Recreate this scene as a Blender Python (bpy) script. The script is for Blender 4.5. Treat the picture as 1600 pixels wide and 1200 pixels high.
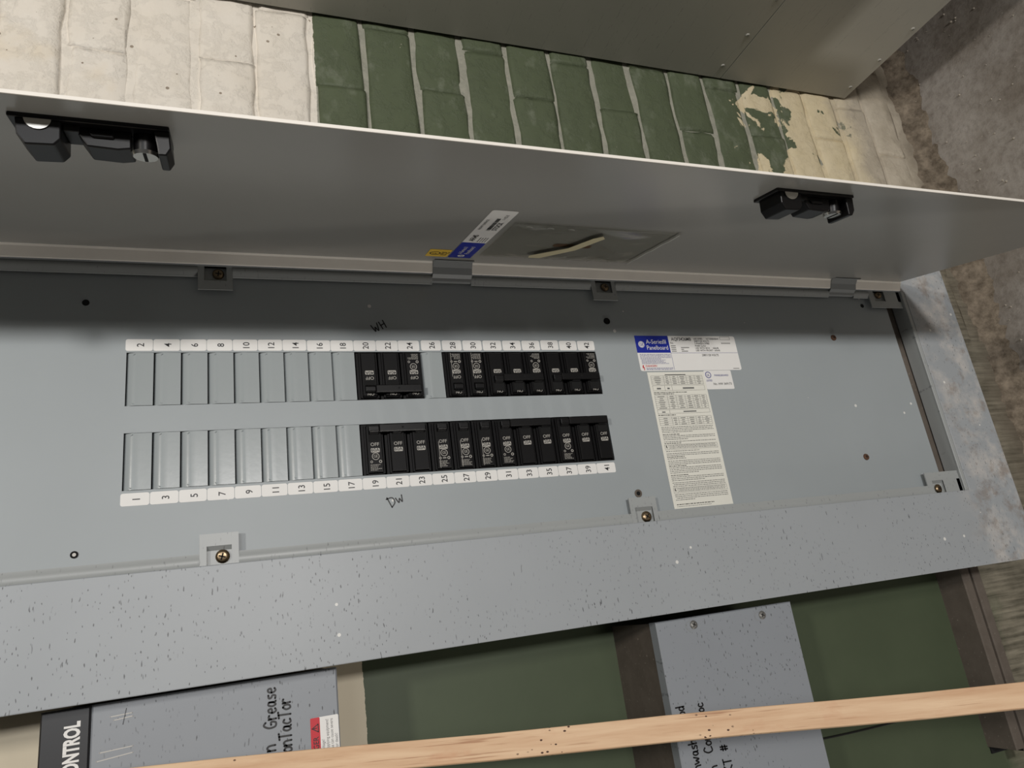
import bpy, math, random
from mathutils import Matrix, Vector
random.seed(7)
for o in list(bpy.data.objects): bpy.data.objects.remove(o)
scene = bpy.context.scene
COL = scene.collection

# ------------------------------------------------------------------ camera
# world: X right along the wall, Y into the wall, Z up; the photograph was taken
# with the phone turned, so the image's left is the place's "up".
cam_d = bpy.data.cameras.new('camera'); cam_d.sensor_width = 36.0
cam_d.lens = 1109 * 36.0 / 1600; cam_d.clip_start = 0.01
cam = bpy.data.objects.new('camera', cam_d); COL.objects.link(cam)
RR = ((-0.13240374, -0.32822129, -0.93527538), (-0.94384940, 0.32989367, 0.01784615), (0.30268394, 0.88512200, -0.35347062))
CP = (-0.22930, -0.75687, -0.11095)
cam.matrix_world = Matrix(((RR[0][0], -RR[1][0], -RR[2][0], CP[0]),
                           (RR[0][1], -RR[1][1], -RR[2][1], CP[1]),
                           (RR[0][2], -RR[1][2], -RR[2][2], CP[2]), (0, 0, 0, 1)))
scene.camera = cam

# ------------------------------------------------------------------ world, lamps, exposure
w = bpy.data.worlds.new('room_ambient'); scene.world = w; w.use_nodes = True
w.node_tree.nodes['Background'].inputs[0].default_value = (0.95, 0.97, 1.0, 1)
w.node_tree.nodes['Background'].inputs[1].default_value = 0.03
def area(name, loc, target, sx, sy, power, col):
    l = bpy.data.lights.new(name, 'AREA'); l.shape = 'RECTANGLE'; l.size = sx; l.size_y = sy
    l.energy = power; l.color = col
    o = bpy.data.objects.new(name, l); COL.objects.link(o); o.location = loc
    o.rotation_euler = (Vector(target) - Vector(loc)).to_track_quat('-Z', 'Y').to_euler()
    return o
area('ceiling_lamp_near', (0.197, -2.0, 1.5), (0.1, 0.0, -0.4), 0.16, 0.16, 21, (1.0, 0.95, 0.88))
area('room_lamp_far', (0.33, -4.4, -0.25), (0.0, 0.0, -0.5), 0.25, 0.4, 64, (1.0, 0.97, 0.94))
area('ceiling_lamp_far', (0.34, -4.6, 1.5), (0, 0, -0.3), 0.25, 1.2, 26, (0.92, 0.96, 1.0))
area('side_lamp', (-2.6, -0.42, -0.75), (0.15, -0.15, -0.5), 0.3, 0.2, 13, (1.0, 0.95, 0.89))
scene.view_settings.view_transform = 'Standard'; scene.view_settings.look = 'None'
scene.view_settings.exposure = 0.12; scene.view_settings.gamma = 1.0
scene.view_settings.use_curve_mapping = False

# ------------------------------------------------------------------ materials
def lin(c):
    return tuple(((v / 255) / 12.92 if v / 255 <= 0.04045 else ((v / 255 + 0.055) / 1.055) ** 2.4) for v in c) + (1.0,)
class NT:
    def __init__(s, name):
        s.m = bpy.data.materials.new(name); s.m.use_nodes = True; s.t = s.m.node_tree; s.n = s.t.nodes
        s.b = s.n['Principled BSDF']; s.geo = None
    def node(s, typ, **kw):
        nd = s.n.new(typ)
        for k, v in kw.items(): setattr(nd, k, v)
        return nd
    def link(s, a, b): s.t.links.new(a, b)
    def val(s, inp, v):
        if hasattr(v, 'is_linked') or hasattr(v, 'links'): s.link(v, inp)
        else: inp.default_value = v
    def pos(s):
        if not s.geo: s.geo = s.node('ShaderNodeNewGeometry')
        return s.geo.outputs['Position']
    def xyz(s):
        n = s.node('ShaderNodeSeparateXYZ'); s.link(s.pos(), n.inputs[0]); return n.outputs
    def mapping(s, scale=(1, 1, 1), rot=(0, 0, 0), loc=(0, 0, 0)):
        n = s.node('ShaderNodeMapping'); s.link(s.pos(), n.inputs[0])
        n.inputs['Scale'].default_value = scale; n.inputs['Rotation'].default_value = rot; n.inputs['Location'].default_value = loc
        return n.outputs[0]
    def noise(s, scale, detail=4, rough=0.55, vec=None, col=False, dist=0.0):
        n = s.node('ShaderNodeTexNoise'); s.link(vec or s.pos(), n.inputs['Vector'])
        n.inputs['Scale'].default_value = scale; n.inputs['Detail'].default_value = detail
        n.inputs['Roughness'].default_value = rough; n.inputs['Distortion'].default_value = dist
        return n.outputs[1 if col else 0]
    def voro(s, scale, vec=None, feature='F1', out=0, rnd=1.0):
        n = s.node('ShaderNodeTexVoronoi', feature=feature); s.link(vec or s.pos(), n.inputs['Vector'])
        n.inputs['Scale'].default_value = scale; n.inputs['Randomness'].default_value = rnd
        return n.outputs[out]
    def math(s, op, a, b=0.0, c=None, clamp=False):
        n = s.node('ShaderNodeMath', operation=op, use_clamp=clamp); s.val(n.inputs[0], a); s.val(n.inputs[1], b)
        if c is not None: s.val(n.inputs[2], c)
        return n.outputs[0]
    def ramp(s, f, lo, hi, a=0.0, b=1.0):
        n = s.node('ShaderNodeMapRange', clamp=True); s.val(n.inputs[0], f)
        for i, v in enumerate((lo, hi, a, b)): s.val(n.inputs[1 + i], v)
        return n.outputs[0]
    def mix(s, f, a, b):
        n = s.node('ShaderNodeMix', data_type='RGBA'); s.val(n.inputs[0], f); s.val(n.inputs[6], a); s.val(n.inputs[7], b)
        return n.outputs[2]
    def bump(s, h, strength=0.3, dist=0.002):
        n = s.node('ShaderNodeBump'); s.link(h, n.inputs['Height']); n.inputs['Strength'].default_value = strength
        n.inputs['Distance'].default_value = dist; s.link(n.outputs[0], s.b.inputs['Normal'])
    def done(s, col, rough=0.5, metal=0.0, spec=0.5, coat=0.0):
        s.val(s.b.inputs['Base Color'], col); s.val(s.b.inputs['Roughness'], rough)
        s.b.inputs['Metallic'].default_value = metal; s.b.inputs['Specular IOR Level'].default_value = spec
        if coat: s.b.inputs['Coat Weight'].default_value = coat; s.b.inputs['Coat Roughness'].default_value = 0.2
        return s.m
def plain(name, rgb, rough=0.5, metal=0.0, spec=0.5, var=0.06, scale=40):
    t = NT(name); n = t.noise(scale, 5)
    c = lin(rgb); lo = tuple(v * (1 - var) for v in c[:3]) + (1,); hi = tuple(min(1, v * (1 + var)) for v in c[:3]) + (1,)
    return t.done(t.mix(n, lo, hi), rough, metal, spec)
M = {}
GREY = (155, 161, 163)
def paint_mat(name, rgb, rough=0.36, speck=0.0, white=0.0, worn=False, zlo=-0.2):
    t = NT(name); n = t.noise(9, 4); n2 = t.noise(160, 3)
    c = lin(rgb)
    col = t.mix(n, tuple(v * 0.94 for v in c[:3]) + (1,), tuple(v * 1.05 for v in c[:3]) + (1,))
    if worn:    # grime and rubbed paint on the low end of the trim
        z = t.xyz()[2]
        m = t.ramp(z, -1.06, -1.13); g = t.ramp(t.noise(26, 6, 0.65), 0.45, 0.68)
        col = t.mix(t.math('MULTIPLY', m, t.math('MULTIPLY', g, 0.75)), col, lin((205, 198, 190)))
        g2 = t.ramp(t.noise(34, 6, 0.7, vec=t.mapping((1, 1, 1), (0, 0, 0), (3, 1, 2))), 0.52, 0.66)
        col = t.mix(t.math('MULTIPLY', m, t.math('MULTIPLY', g2, 0.55)), col, lin((128, 112, 98)))
    if speck:   # small dark scuff ticks, stretched along one way
        for k, (sx, sz, rz, th, pick) in enumerate(((95, 300, 0.35, 0.22, 0.50), (150, 380, -0.2, 0.21, 0.55), (60, 210, 0.55, 0.14, 0.62))):
            v = t.mapping((sx, 1, sz), (0, rz, 0), (k * 3.3, 0, k * 1.7))
            wob = t.node('ShaderNodeVectorMath', operation='ADD'); t.link(v, wob.inputs[0])
            sc = t.node('ShaderNodeVectorMath', operation='SCALE'); t.link(t.noise(60, 3, col=True), sc.inputs[0]); sc.inputs['Scale'].default_value = 1.4
            t.link(sc.outputs[0], wob.inputs[1]); v = wob.outputs[0]
            d = t.voro(1.0, v); rc = t.voro(1.0, v, out=1)
            sep = t.node('ShaderNodeSeparateColor'); t.link(rc, sep.inputs[0])
            area_m = t.ramp(t.noise(7, 2, vec=t.mapping((1, 1, 1), (0, 0, 0), (k, 2, 0))), 0.40, 0.58)
            on = t.math('MULTIPLY', t.ramp(d, th, th * 0.55), t.math('GREATER_THAN', sep.outputs[0], pick))
            col = t.mix(t.math('MULTIPLY', t.math('MULTIPLY', on, area_m), speck), col, lin((58, 58, 60)))
    if white:   # splashes of white paint, more of them low down
        v = t.mapping((70, 1, 70)); d = t.voro(1.0, v); rc = t.voro(1.0, v, out=1)
        sep = t.node('ShaderNodeSeparateColor'); t.link(rc, sep.inputs[0])
        low = t.ramp(t.xyz()[2], zlo, -1.1, 0.02, 0.16)
        on = t.math('MULTIPLY', t.math('LESS_THAN', d, t.math('MULTIPLY', sep.outputs[1], 0.16)), t.math('LESS_THAN', sep.outputs[0], low))
        col = t.mix(t.math('MULTIPLY', on, white), col, lin((226, 224, 218)))
    t.bump(n2, 0.06, 0.0006)
    return t.done(col, rough, 0.0, 0.5, 0.0)
M['trim'] = paint_mat('grey_trim_paint_scuffed', (158, 162, 165), 0.42, speck=0.8, white=0.9, worn=True, zlo=-0.4)
M['plate'] = paint_mat('grey_cover_paint', GREY, 0.44, white=0.8, zlo=-0.5)
M['door'] = paint_mat('grey_door_paint', (146, 145, 140), 0.27)
M['flange'] = paint_mat('grey_flange_paint', (158, 161, 160), 0.38, speck=0.4)
M['filler'] = paint_mat('grey_filler_paint', (156, 162, 163), 0.24)
M['box'] = paint_mat('grey_box_paint', (140, 143, 143), 0.45)
M['cab'] = paint_mat('grey_cabinet_paint', (164, 162, 153), 0.42, speck=0.35, white=0.7, zlo=0.2)
M['encl'] = paint_mat('grey_enclosure_paint', (140, 144, 149), 0.45, speck=0.85)
M['black'] = plain('black_plastic', (9, 8, 9), 0.46, 0, 0.18, 0.25, 300)
M['black2'] = plain('black_gloss_plastic', (8, 7, 8), 0.36, 0, 0.3, 0.2, 300)
M['void'] = plain('dark_gap', (6, 6, 6), 0.9)
M['label'] = plain('white_label_paper', (232, 230, 226), 0.45, 0, 0.4, 0.03)
M['ivory'] = plain('ivory_paper', (228, 226, 215), 0.6, 0, 0.3, 0.03)
M['ink'] = plain('black_ink', (28, 28, 30), 0.5)
M['grink'] = plain('grey_ink', (112, 112, 110), 0.6)
M['bluink'] = plain('blue_ink', (72, 76, 140), 0.5)
M['blue'] = plain('blue_print', (26, 42, 148), 0.42, 0, 0.4, 0.05)
M['red'] = plain('red_print', (196, 24, 40), 0.45)
M['yellow'] = plain('yellow_print', (236, 196, 70), 0.45)
M['print'] = plain('pale_grey_print', (172, 168, 160), 0.5)
M['marker'] = plain('black_marker', (10, 10, 11), 0.45)
M['steel'] = plain('bright_steel', (200, 198, 192), 0.26, 1.0, 0.5, 0.1)
M['bronze'] = plain('tarnished_screw', (140, 122, 98), 0.36, 1.0, 0.5, 0.25, 300)
M['dull'] = plain('dull_painted_screw', (120, 118, 114), 0.45, 0.4, 0.5, 0.2, 300)
M['rust'] = plain('rusty_metal', (92, 66, 50), 0.8, 0, 0.3, 0.3, 200)
M['edge'] = plain('worn_edge', (190, 186, 178), 0.4)
M['lit_edge'] = plain('painted_lit_edge', (244, 238, 228), 0.45)  # near-white: light on the hinge strip and door edge put into the colour
M['control'] = plain('black_print_panel', (22, 22, 25), 0.4)
M['wire'] = plain('black_cable', (12, 12, 12), 0.5)
# transparent pocket film
t = NT('clear_plastic_film')
t.bump(t.noise(18, 3, vec=t.mapping((1, 2.2, 0.5))), 0.25, 0.006); t.done((0.9, 0.9, 0.88, 1), 0.08, 0, 0.8)
tr_ = t.node('ShaderNodeBsdfTransparent'); tr_.inputs[0].default_value = (0.93, 0.93, 0.91, 1)
gl_ = t.node('ShaderNodeBsdfGlossy'); gl_.inputs['Roughness'].default_value = 0.14; t.link(t.b.inputs['Normal'].links[0].from_socket, gl_.inputs['Normal'])
fr_ = t.node('ShaderNodeLayerWeight'); fr_.inputs[0].default_value = 0.05; mx_ = t.node('ShaderNodeMixShader')
t.link(t.math('ADD', t.math('MULTIPLY', fr_.outputs[1], 0.34), 0.04), mx_.inputs[0]); t.link(tr_.outputs[0], mx_.inputs[1]); t.link(gl_.outputs[0], mx_.inputs[2])
t.link(mx_.outputs[0], t.n['Material Output'].inputs[0]); M['film'] = t.m
M['tape'] = plain('yellowed_tape', (206, 196, 160), 0.35)
M['glint_strip'] = plain('pale_film_glint', (196, 197, 190), 0.25, 0, 0.6)  # pale tone carries the glints of the pocket film
M['tan'] = plain('brown_hole_paper', (96, 66, 36), 0.7)
# wood
t = NT('pale_pine')
def along(kx, ky, kz, off=0.0):
    cb = t.node('ShaderNodeCombineXYZ')
    for q, (dv, k) in enumerate((((-0.0446, -0.3411, -0.9390), kx), ((-0.9400, 0.33, -0.07), ky), ((0.33, 0.88, -0.33), kz))):
        n_ = t.node('ShaderNodeVectorMath', operation='DOT_PRODUCT'); t.link(t.pos(), n_.inputs[0]); n_.inputs[1].default_value = dv
        t.link(t.math('MULTIPLY_ADD', n_.outputs['Value'], k, off), cb.inputs[q])
    return cb.outputs[0]
g = t.noise(1.0, 5, 0.6, vec=along(9, 130, 130), dist=0.3)
col = t.mix(t.ramp(g, 0.3, 0.72), lin((206, 166, 130)), lin((232, 200, 164)))
col = t.mix(t.ramp(t.noise(1.0, 3, 0.6, vec=along(14, 420, 420, 3.0)), 0.60, 0.70, 0, 0.6), col, lin((150, 96, 64)))
col = t.mix(t.ramp(t.noise(1.0, 4, 0.6, vec=along(22, 40, 40, 7.0)), 0.58, 0.75, 0, 0.4), col, lin((196, 132, 96)))
vd = along(260, 420, 420); d = t.voro(1.0, vd); rc = t.node('ShaderNodeSeparateColor'); t.link(t.voro(1.0, vd, out=1), rc.inputs[0])
spot = t.math('MULTIPLY', t.math('MULTIPLY', t.math('LESS_THAN', d, 0.30), t.math('GREATER_THAN', rc.outputs[0], 0.80)), t.ramp(t.noise(1.0, 2, vec=along(16, 16, 16, 1.0)), 0.58, 0.62))
col = t.mix(spot, col, lin((74, 46, 32)))
t.bump(g, 0.2, 0.0006); M['wood'] = t.done(col, 0.6, 0, 0.3)
# rails
t = NT('brown_grimy_steel'); n = t.noise(30, 6, 0.65)
col = t.mix(n, lin((78, 70, 62)), lin((112, 103, 94)))
col = t.mix(t.ramp(t.noise(240, 3), 0.68, 0.74, 0, 0.6), col, lin((165, 155, 142)))
t.bump(t.noise(90, 5), 0.25, 0.001); M['rail'] = t.done(col, 0.75, 0, 0.3)
t = NT('tan_wood_rail'); n = t.noise(14, 5)
M['tanrail'] = t.done(t.mix(n, lin((128, 106, 74)), lin((156, 132, 96))), 0.7, 0, 0.3)
# painted masonry: white above, green below, flaking to bare plaster near the floor
ZB = -0.222
def masonry(name, mortar=False, smooth=False):
    t = NT(name); X, Y, Z = t.xyz()
    nb = t.noise(11, 5, 0.6); nf = t.noise(70, 5, 0.6)
    white = t.mix(nb, lin((230, 220, 204)), lin((243, 237, 227)))
    white = t.mix(t.ramp(t.noise(6, 4), 0.60, 0.78, 0, 0.55), white, lin((222, 198, 152)))
    pv = t.mapping((75, 1, 75)); pc = t.node('ShaderNodeSeparateColor'); t.link(t.voro(1.0, pv, out=1), pc.inputs[0])
    pit = t.math('MULTIPLY', t.math('LESS_THAN', t.voro(1.0, pv), t.math('MULTIPLY', pc.outputs[1], 0.24)), t.math('GREATER_THAN', pc.outputs[0], 0.55))
    white = t.mix(t.math('MULTIPLY', pit, 0.8), white, lin((132, 114, 94)))
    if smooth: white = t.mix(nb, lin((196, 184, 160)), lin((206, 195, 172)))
    if mortar: green = t.mix(nf, lin((132, 134, 120)), lin((182, 178, 164)))
    else:
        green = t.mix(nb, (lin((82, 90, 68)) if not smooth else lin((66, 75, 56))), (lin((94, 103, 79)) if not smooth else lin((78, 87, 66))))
        haze = t.ramp(t.noise(16, 6, 0.65, vec=t.mapping((1, 1, 1.6), (0, 0, 0), (2, 0, 5))), 0.56, 0.74, 0, 0.42)
        if not smooth: green = t.mix(haze, green, lin((150, 154, 138)))
    cream = t.mix(t.noise(30, 5), lin((206, 190, 152)), lin((226, 212, 182)))
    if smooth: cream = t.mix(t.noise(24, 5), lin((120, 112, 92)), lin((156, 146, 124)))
    # small chips everywhere, large flakes growing towards the floor
    if not smooth:
        ch = t.math('GREATER_THAN', t.noise(34, 4, 0.55, vec=t.mapping((1, 1, 1.5))), 0.735)
        green = t.mix(ch, green, lin((196, 190, 172)))
        thr = t.ramp(t.math('ADD', Z, t.math('MULTIPLY', X, 0.18)), -1.12, -0.80, 0.34, 0.74)
        fl = t.ramp(t.math('SUBTRACT', t.noise(13, 5, 0.55, dist=0.4), thr), 0.0, 0.012)
        green = t.mix(fl, green, cream)
    else:
        thr = t.ramp(Z, -1.5, -1.28, 0.30, 0.80)
        green = t.mix(t.ramp(t.math('SUBTRACT', t.noise(9, 5, 0.6), thr), -0.03, 0.08), green, cream)
    edge = t.math('ADD', Z, t.math('MULTIPLY', t.math('SUBTRACT', nf, 0.5), 0.006))
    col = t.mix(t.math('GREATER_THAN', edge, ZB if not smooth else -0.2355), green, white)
    # bare stone and dirt at the foot of the wall
    foot = t.ramp(t.math('ADD', Z, t.math('MULTIPLY', t.math('SUBTRACT', nb, 0.5), 0.16)), -1.27, -1.34)
    col = t.mix(foot, col, t.mix(t.noise(22, 6, 0.6), lin((150, 138, 118)), lin((214, 204, 186))))
    low = t.math('MULTIPLY', t.ramp(t.math('ADD', Z, t.math('MULTIPLY', t.math('SUBTRACT', nb, 0.5), 0.2)), -1.18, -1.28), t.ramp(X, 0.42, 0.30))
    col = t.mix(low, col, t.mix(t.ramp(t.math('ADD', t.math('MULTIPLY', t.noise(1.0, 5, 0.65, vec=t.mapping((150, 1, 9))), 0.6), t.math('MULTIPLY', t.noise(14, 5, 0.6), 0.4)), 0.38, 0.62), lin((82, 78, 66)), lin((146, 139, 122))))
    dirt = t.ramp(t.math('ADD', Z, t.math('MULTIPLY', t.math('SUBTRACT', nb, 0.5), 0.12)), -1.42, -1.52)
    col = t.mix(dirt, col, lin((98, 88, 76)))
    if smooth: t.bump(nf, 0.08, 0.001)
    else:
        h = t.math('ADD', t.math('MULTIPLY', t.ramp(t.noise(26, 9, 0.68, dist=0.15), 0.45, 0.54), 0.40), t.math('MULTIPLY', t.noise(120, 4), 0.35))
        crack = t.ramp(t.voro(14, t.mapping((1, 1, 1.2)), feature='DISTANCE_TO_EDGE'), 0.0, 0.02)
        crm = t.math('MULTIPLY', t.math('SUBTRACT', 1.0, crack), t.ramp(t.noise(8, 3), 0.56, 0.60))
        h = t.math('SUBTRACT', h, t.math('MULTIPLY', t.math('MULTIPLY', crm, 0.5), t.math('GREATER_THAN', Z, ZB)))
        t.bump(h, 0.7, 0.0022)
    return t.done(col, 0.55 if not smooth else 0.5, 0, 0.35)
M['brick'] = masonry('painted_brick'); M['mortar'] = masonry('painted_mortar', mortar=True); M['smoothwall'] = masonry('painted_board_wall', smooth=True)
# floor
t = NT('dirty_concrete'); n = t.noise(5, 7, 0.62); nf = t.noise(60, 6, 0.65)
col = t.mix(t.ramp(n, 0.3, 0.72), lin((122, 112, 100)), lin((182, 176, 170)))
col = t.mix(t.ramp(nf, 0.45, 0.75, 0, 0.5), col, lin((92, 82, 72)))
col = t.mix(t.ramp(t.noise(130, 3), 0.70, 0.74, 0, 0.7), col, lin((196, 190, 180)))
t.bump(nf, 0.5, 0.003); M['floor'] = t.done(col, 0.7, 0, 0.35)
t = NT('crumbled_mortar'); n = t.noise(45, 7, 0.7)
col = t.mix(t.ramp(n, 0.35, 0.68), lin((92, 82, 70)), lin((150, 137, 120)))
t.bump(t.noise(60, 6, 0.7), 0.8, 0.005); M['cove'] = t.done(col, 0.85, 0, 0.2)
M['pebble'] = plain('pale_debris', (176, 168, 154), 0.8, 0, 0.3, 0.2, 90)

# ------------------------------------------------------------------ mesh helpers
class MB:
    def __init__(s): s.v = []; s.f = []; s.mi = []; s.sm = []
    def add(s, vs, fs, mi=0, smooth=False):
        b = len(s.v); s.v += [tuple(v) for v in vs]
        for f in fs: s.f.append(tuple(i + b for i in f)); s.mi.append(mi); s.sm.append(smooth)
    def box(s, x0, x1, y0, y1, z0, z1, mi=0):
        x0, x1 = min(x0, x1), max(x0, x1); y0, y1 = min(y0, y1), max(y0, y1); z0, z1 = min(z0, z1), max(z0, z1)
        s.add([(x0, y0, z0), (x1, y0, z0), (x1, y1, z0), (x0, y1, z0), (x0, y0, z1), (x1, y0, z1), (x1, y1, z1), (x0, y1, z1)],
              [(0, 3, 2, 1), (4, 5, 6, 7), (0, 1, 5, 4), (1, 2, 6, 5), (2, 3, 7, 6), (3, 0, 4, 7)], mi)
    def cbox(s, x0, x1, y0, y1, z0, z1, c, mi=0):
        """box whose -Y face is chamfered by c"""
        x0, x1 = min(x0, x1), max(x0, x1); y0, y1 = min(y0, y1), max(y0, y1); z0, z1 = min(z0, z1), max(z0, z1)
        vs = [(x0 + c, y0, z0 + c), (x1 - c, y0, z0 + c), (x1 - c, y0, z1 - c), (x0 + c, y0, z1 - c),
              (x0, y0 + c, z0), (x1, y0 + c, z0), (x1, y0 + c, z1), (x0, y0 + c, z1),
              (x0, y1, z0), (x1, y1, z0), (x1, y1, z1), (x0, y1, z1)]
        fs = [(0, 1, 2, 3), (8, 11, 10, 9)]
        for a in (0, 4):
            for i in range(4): j = (i + 1) % 4; fs.append((a + j, a + i, a + 4 + i, a + 4 + j))
        s.add(vs, fs, mi)
    def prism(s, pts, fn, h0, h1, mi=0, caps=True):
        """polygon pts (a,b) counter-clockwise; fn(a,b,h)->xyz"""
        n = len(pts); vs = [fn(a, b, h0) for a, b in pts] + [fn(a, b, h1) for a, b in pts]
        fs = [(i, (i + 1) % n, n + (i + 1) % n, n + i) for i in range(n)]
        if caps: fs += [tuple(reversed(range(n))), tuple(range(n, 2 * n))]
        s.add(vs, fs, mi)
    def quad(s, o, r, u, x0, x1, y0, y1, mi=0, lift=0.0):
        n = r.cross(u); p = [o + r * a + u * b + n * lift for a, b in ((x0, y0), (x1, y0), (x1, y1), (x0, y1))]
        s.add(p, [(0, 1, 2, 3)], mi)
    def rquad(s, o, r, u, x0, x1, y0, y1, rad, mi=0, lift=0.0, thick=0.0):
        pts = []
        for cx, cy, a0 in ((x1 - rad, y0 + rad, -90), (x1 - rad, y1 - rad, 0), (x0 + rad, y1 - rad, 90), (x0 + rad, y0 + rad, 180)):
            for k in range(5): a = math.radians(a0 + 22.5 * k); pts.append((cx + rad * math.cos(a), cy + rad * math.sin(a)))
        n = r.cross(u)
        if thick: s.prism(pts, lambda a, b, h: o + r * a + u * b + n * h, lift, lift + thick, mi)
        else: s.add([o + r * a + u * b + n * lift for a, b in pts], [tuple(range(len(pts)))], mi)
    def cyl(s, c, ax, r0, r1, h, seg=20, mi=0, smooth=True, caps=True):
        ax = Vector(ax).normalized(); c = Vector(c); a = ax.orthogonal().normalized(); b = ax.cross(a)
        vs = [c + (a * math.cos(2 * math.pi * i / seg) + b * math.sin(2 * math.pi * i / seg)) * r0 for i in range(seg)]
        vs += [c + ax * h + (a * math.cos(2 * math.pi * i / seg) + b * math.sin(2 * math.pi * i / seg)) * r1 for i in range(seg)]
        s.add(vs, [(i, (i + 1) % seg, seg + (i + 1) % seg, seg + i) for i in range(seg)], mi, smooth)
        if caps: s.add(vs, [tuple(reversed(range(seg))), tuple(range(seg, 2 * seg))], mi)
    def ring(s, o, r, u, rad, wd, mi=0, lift=0.0, seg=28, ey=1.0):
        n = r.cross(u); vs = []
        for i in range(seg):
            a = 2 * math.pi * i / seg
            for q in (rad - wd / 2, rad + wd / 2): vs.append(o + r * (q * math.cos(a)) + u * (q * ey * math.sin(a)) + n * lift)
        s.add(vs, [(2 * i, 2 * i + 1, 2 * ((i + 1) % seg) + 1, 2 * ((i + 1) % seg)) for i in range(seg)], mi)
    def disc(s, o, r, u, rad, mi=0, lift=0.0, seg=24):
        n = r.cross(u)
        s.add([o + r * (rad * math.cos(2 * math.pi * i / seg)) + u * (rad * math.sin(2 * math.pi * i / seg)) + n * lift for i in range(seg)], [tuple(range(seg))], mi)
    def text(s, txt, o, r, u, size, mi=0, lift=0.0002, align='LEFT', sx=1.0, bold=0.0):
        vs, fs, wd = glyphs(txt, bold); n = r.cross(u)
        off = {'LEFT': 0, 'CENTER': -wd * sx / 2, 'RIGHT': -wd * sx}[align]
        s.add([o + r * ((x * sx + off) * size) + u * (y * size) + n * lift for x, y in vs], fs, mi)
    def stroke(s, pts, o, r, u, wd, mi=0, lift=0.0002):
        """a pen stroke as a flat ribbon with round ends"""
        n = r.cross(u); P = [Vector(p) for p in pts]
        Q = [P[0]]
        for i in range(len(P) - 1):   # Catmull-Rom smoothing
            p0 = P[max(i - 1, 0)]; p1 = P[i]; p2 = P[i + 1]; p3 = P[min(i + 2, len(P) - 1)]
            for k in range(1, 6):
                q = k / 5
                Q.append(0.5 * ((2 * p1) + (p2 - p0) * q + (2 * p0 - 5 * p1 + 4 * p2 - p3) * q * q + (3 * p1 - p0 - 3 * p2 + p3) * q ** 3))
        L = []
        for i, q in enumerate(Q):
            d = (Q[min(i + 1, len(Q) - 1)] - Q[max(i - 1, 0)])
            d = d.normalized() if d.length > 1e-9 else Vector((1, 0)); pr = Vector((-d.y, d.x)) * wd / 2
            L += [q + pr, q - pr]
        s.add([o + r * p.x + u * p.y + n * lift for p in L], [(2 * i, 2 * i + 1, 2 * i + 3, 2 * i + 2) for i in range(len(Q) - 1)], mi)
        for e in (Q[0], Q[-1]): s.disc(o + r * e.x + u * e.y, r, u, wd / 2, mi, lift, 8)
    def build(s, name, mats, parent=None, bevel=0.0, seg=2):
        me = bpy.data.meshes.new(name); me.from_pydata(s.v, [], s.f)
        if not isinstance(mats, (list, tuple)): mats = [mats]
        for m in mats: me.materials.append(m)
        me.polygons.foreach_set('material_index', s.mi); me.polygons.foreach_set('use_smooth', s.sm); me.update()
        o = bpy.data.objects.new(name, me); COL.objects.link(o)
        if parent: o.parent = parent; o.matrix_parent_inverse = parent_inv(parent)
        if bevel:
            b = o.modifiers.new('bevel', 'BEVEL'); b.width = bevel; b.segments = seg; b.limit_method = 'ANGLE'; b.angle_limit = math.radians(40)
        return o
def parent_inv(p):
    m = Matrix.Identity(4); q = p
    chain = []
    while q: chain.append(q); q = q.parent
    for q in reversed(chain): m = m @ (q.matrix_parent_inverse if q.parent else Matrix.Identity(4)) @ q.matrix_basis
    return m.inverted()
_gc = {}
def glyphs(txt, bold=0.0):
    k = (txt, bold)
    if k not in _gc:
        c = bpy.data.curves.new('t', 'FONT'); c.body = txt; c.size = 1.0; c.resolution_u = 3; c.offset = bold
        o = bpy.data.objects.new('t', c); COL.objects.link(o)
        dg = bpy.context.evaluated_depsgraph_get(); me = bpy.data.meshes.new_from_object(o.evaluated_get(dg))
        vs = [(v.co.x, v.co.y) for v in me.vertices]; fs = []
        for p in me.polygons:
            f = tuple(p.vertices); a = 0
            for i in range(len(f)): x0, y0 = vs[f[i]]; x1, y1 = vs[f[(i + 1) % len(f)]]; a += x0 * y1 - x1 * y0
            fs.append(f if a > 0 else tuple(reversed(f)))
        x0 = min(v[0] for v in vs); x1 = max(v[0] for v in vs); vs = [(x - x0, y) for x, y in vs]
        _gc[k] = (vs, fs, x1 - x0)
        bpy.data.objects.remove(o); bpy.data.curves.remove(c); bpy.data.meshes.remove(me)
    return _gc[k]
def empty(name, loc):
    o = bpy.data.objects.new(name, None); COL.objects.link(o); o.location = loc; o.empty_display_size = 0.05; return o
def tag(o, label=None, cat=None, group=None, kind=None):
    for k, v in (('label', label), ('category', cat), ('group', group), ('kind', kind)):
        if v: o[k] = v
    return o
XP, ZP = Vector((1, 0, 0)), Vector((0, 0, 1))       # right / up on the wall as a standing person reads it
XM, ZM = -XP, -ZP
def V(*a): return Vector(a)

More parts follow.
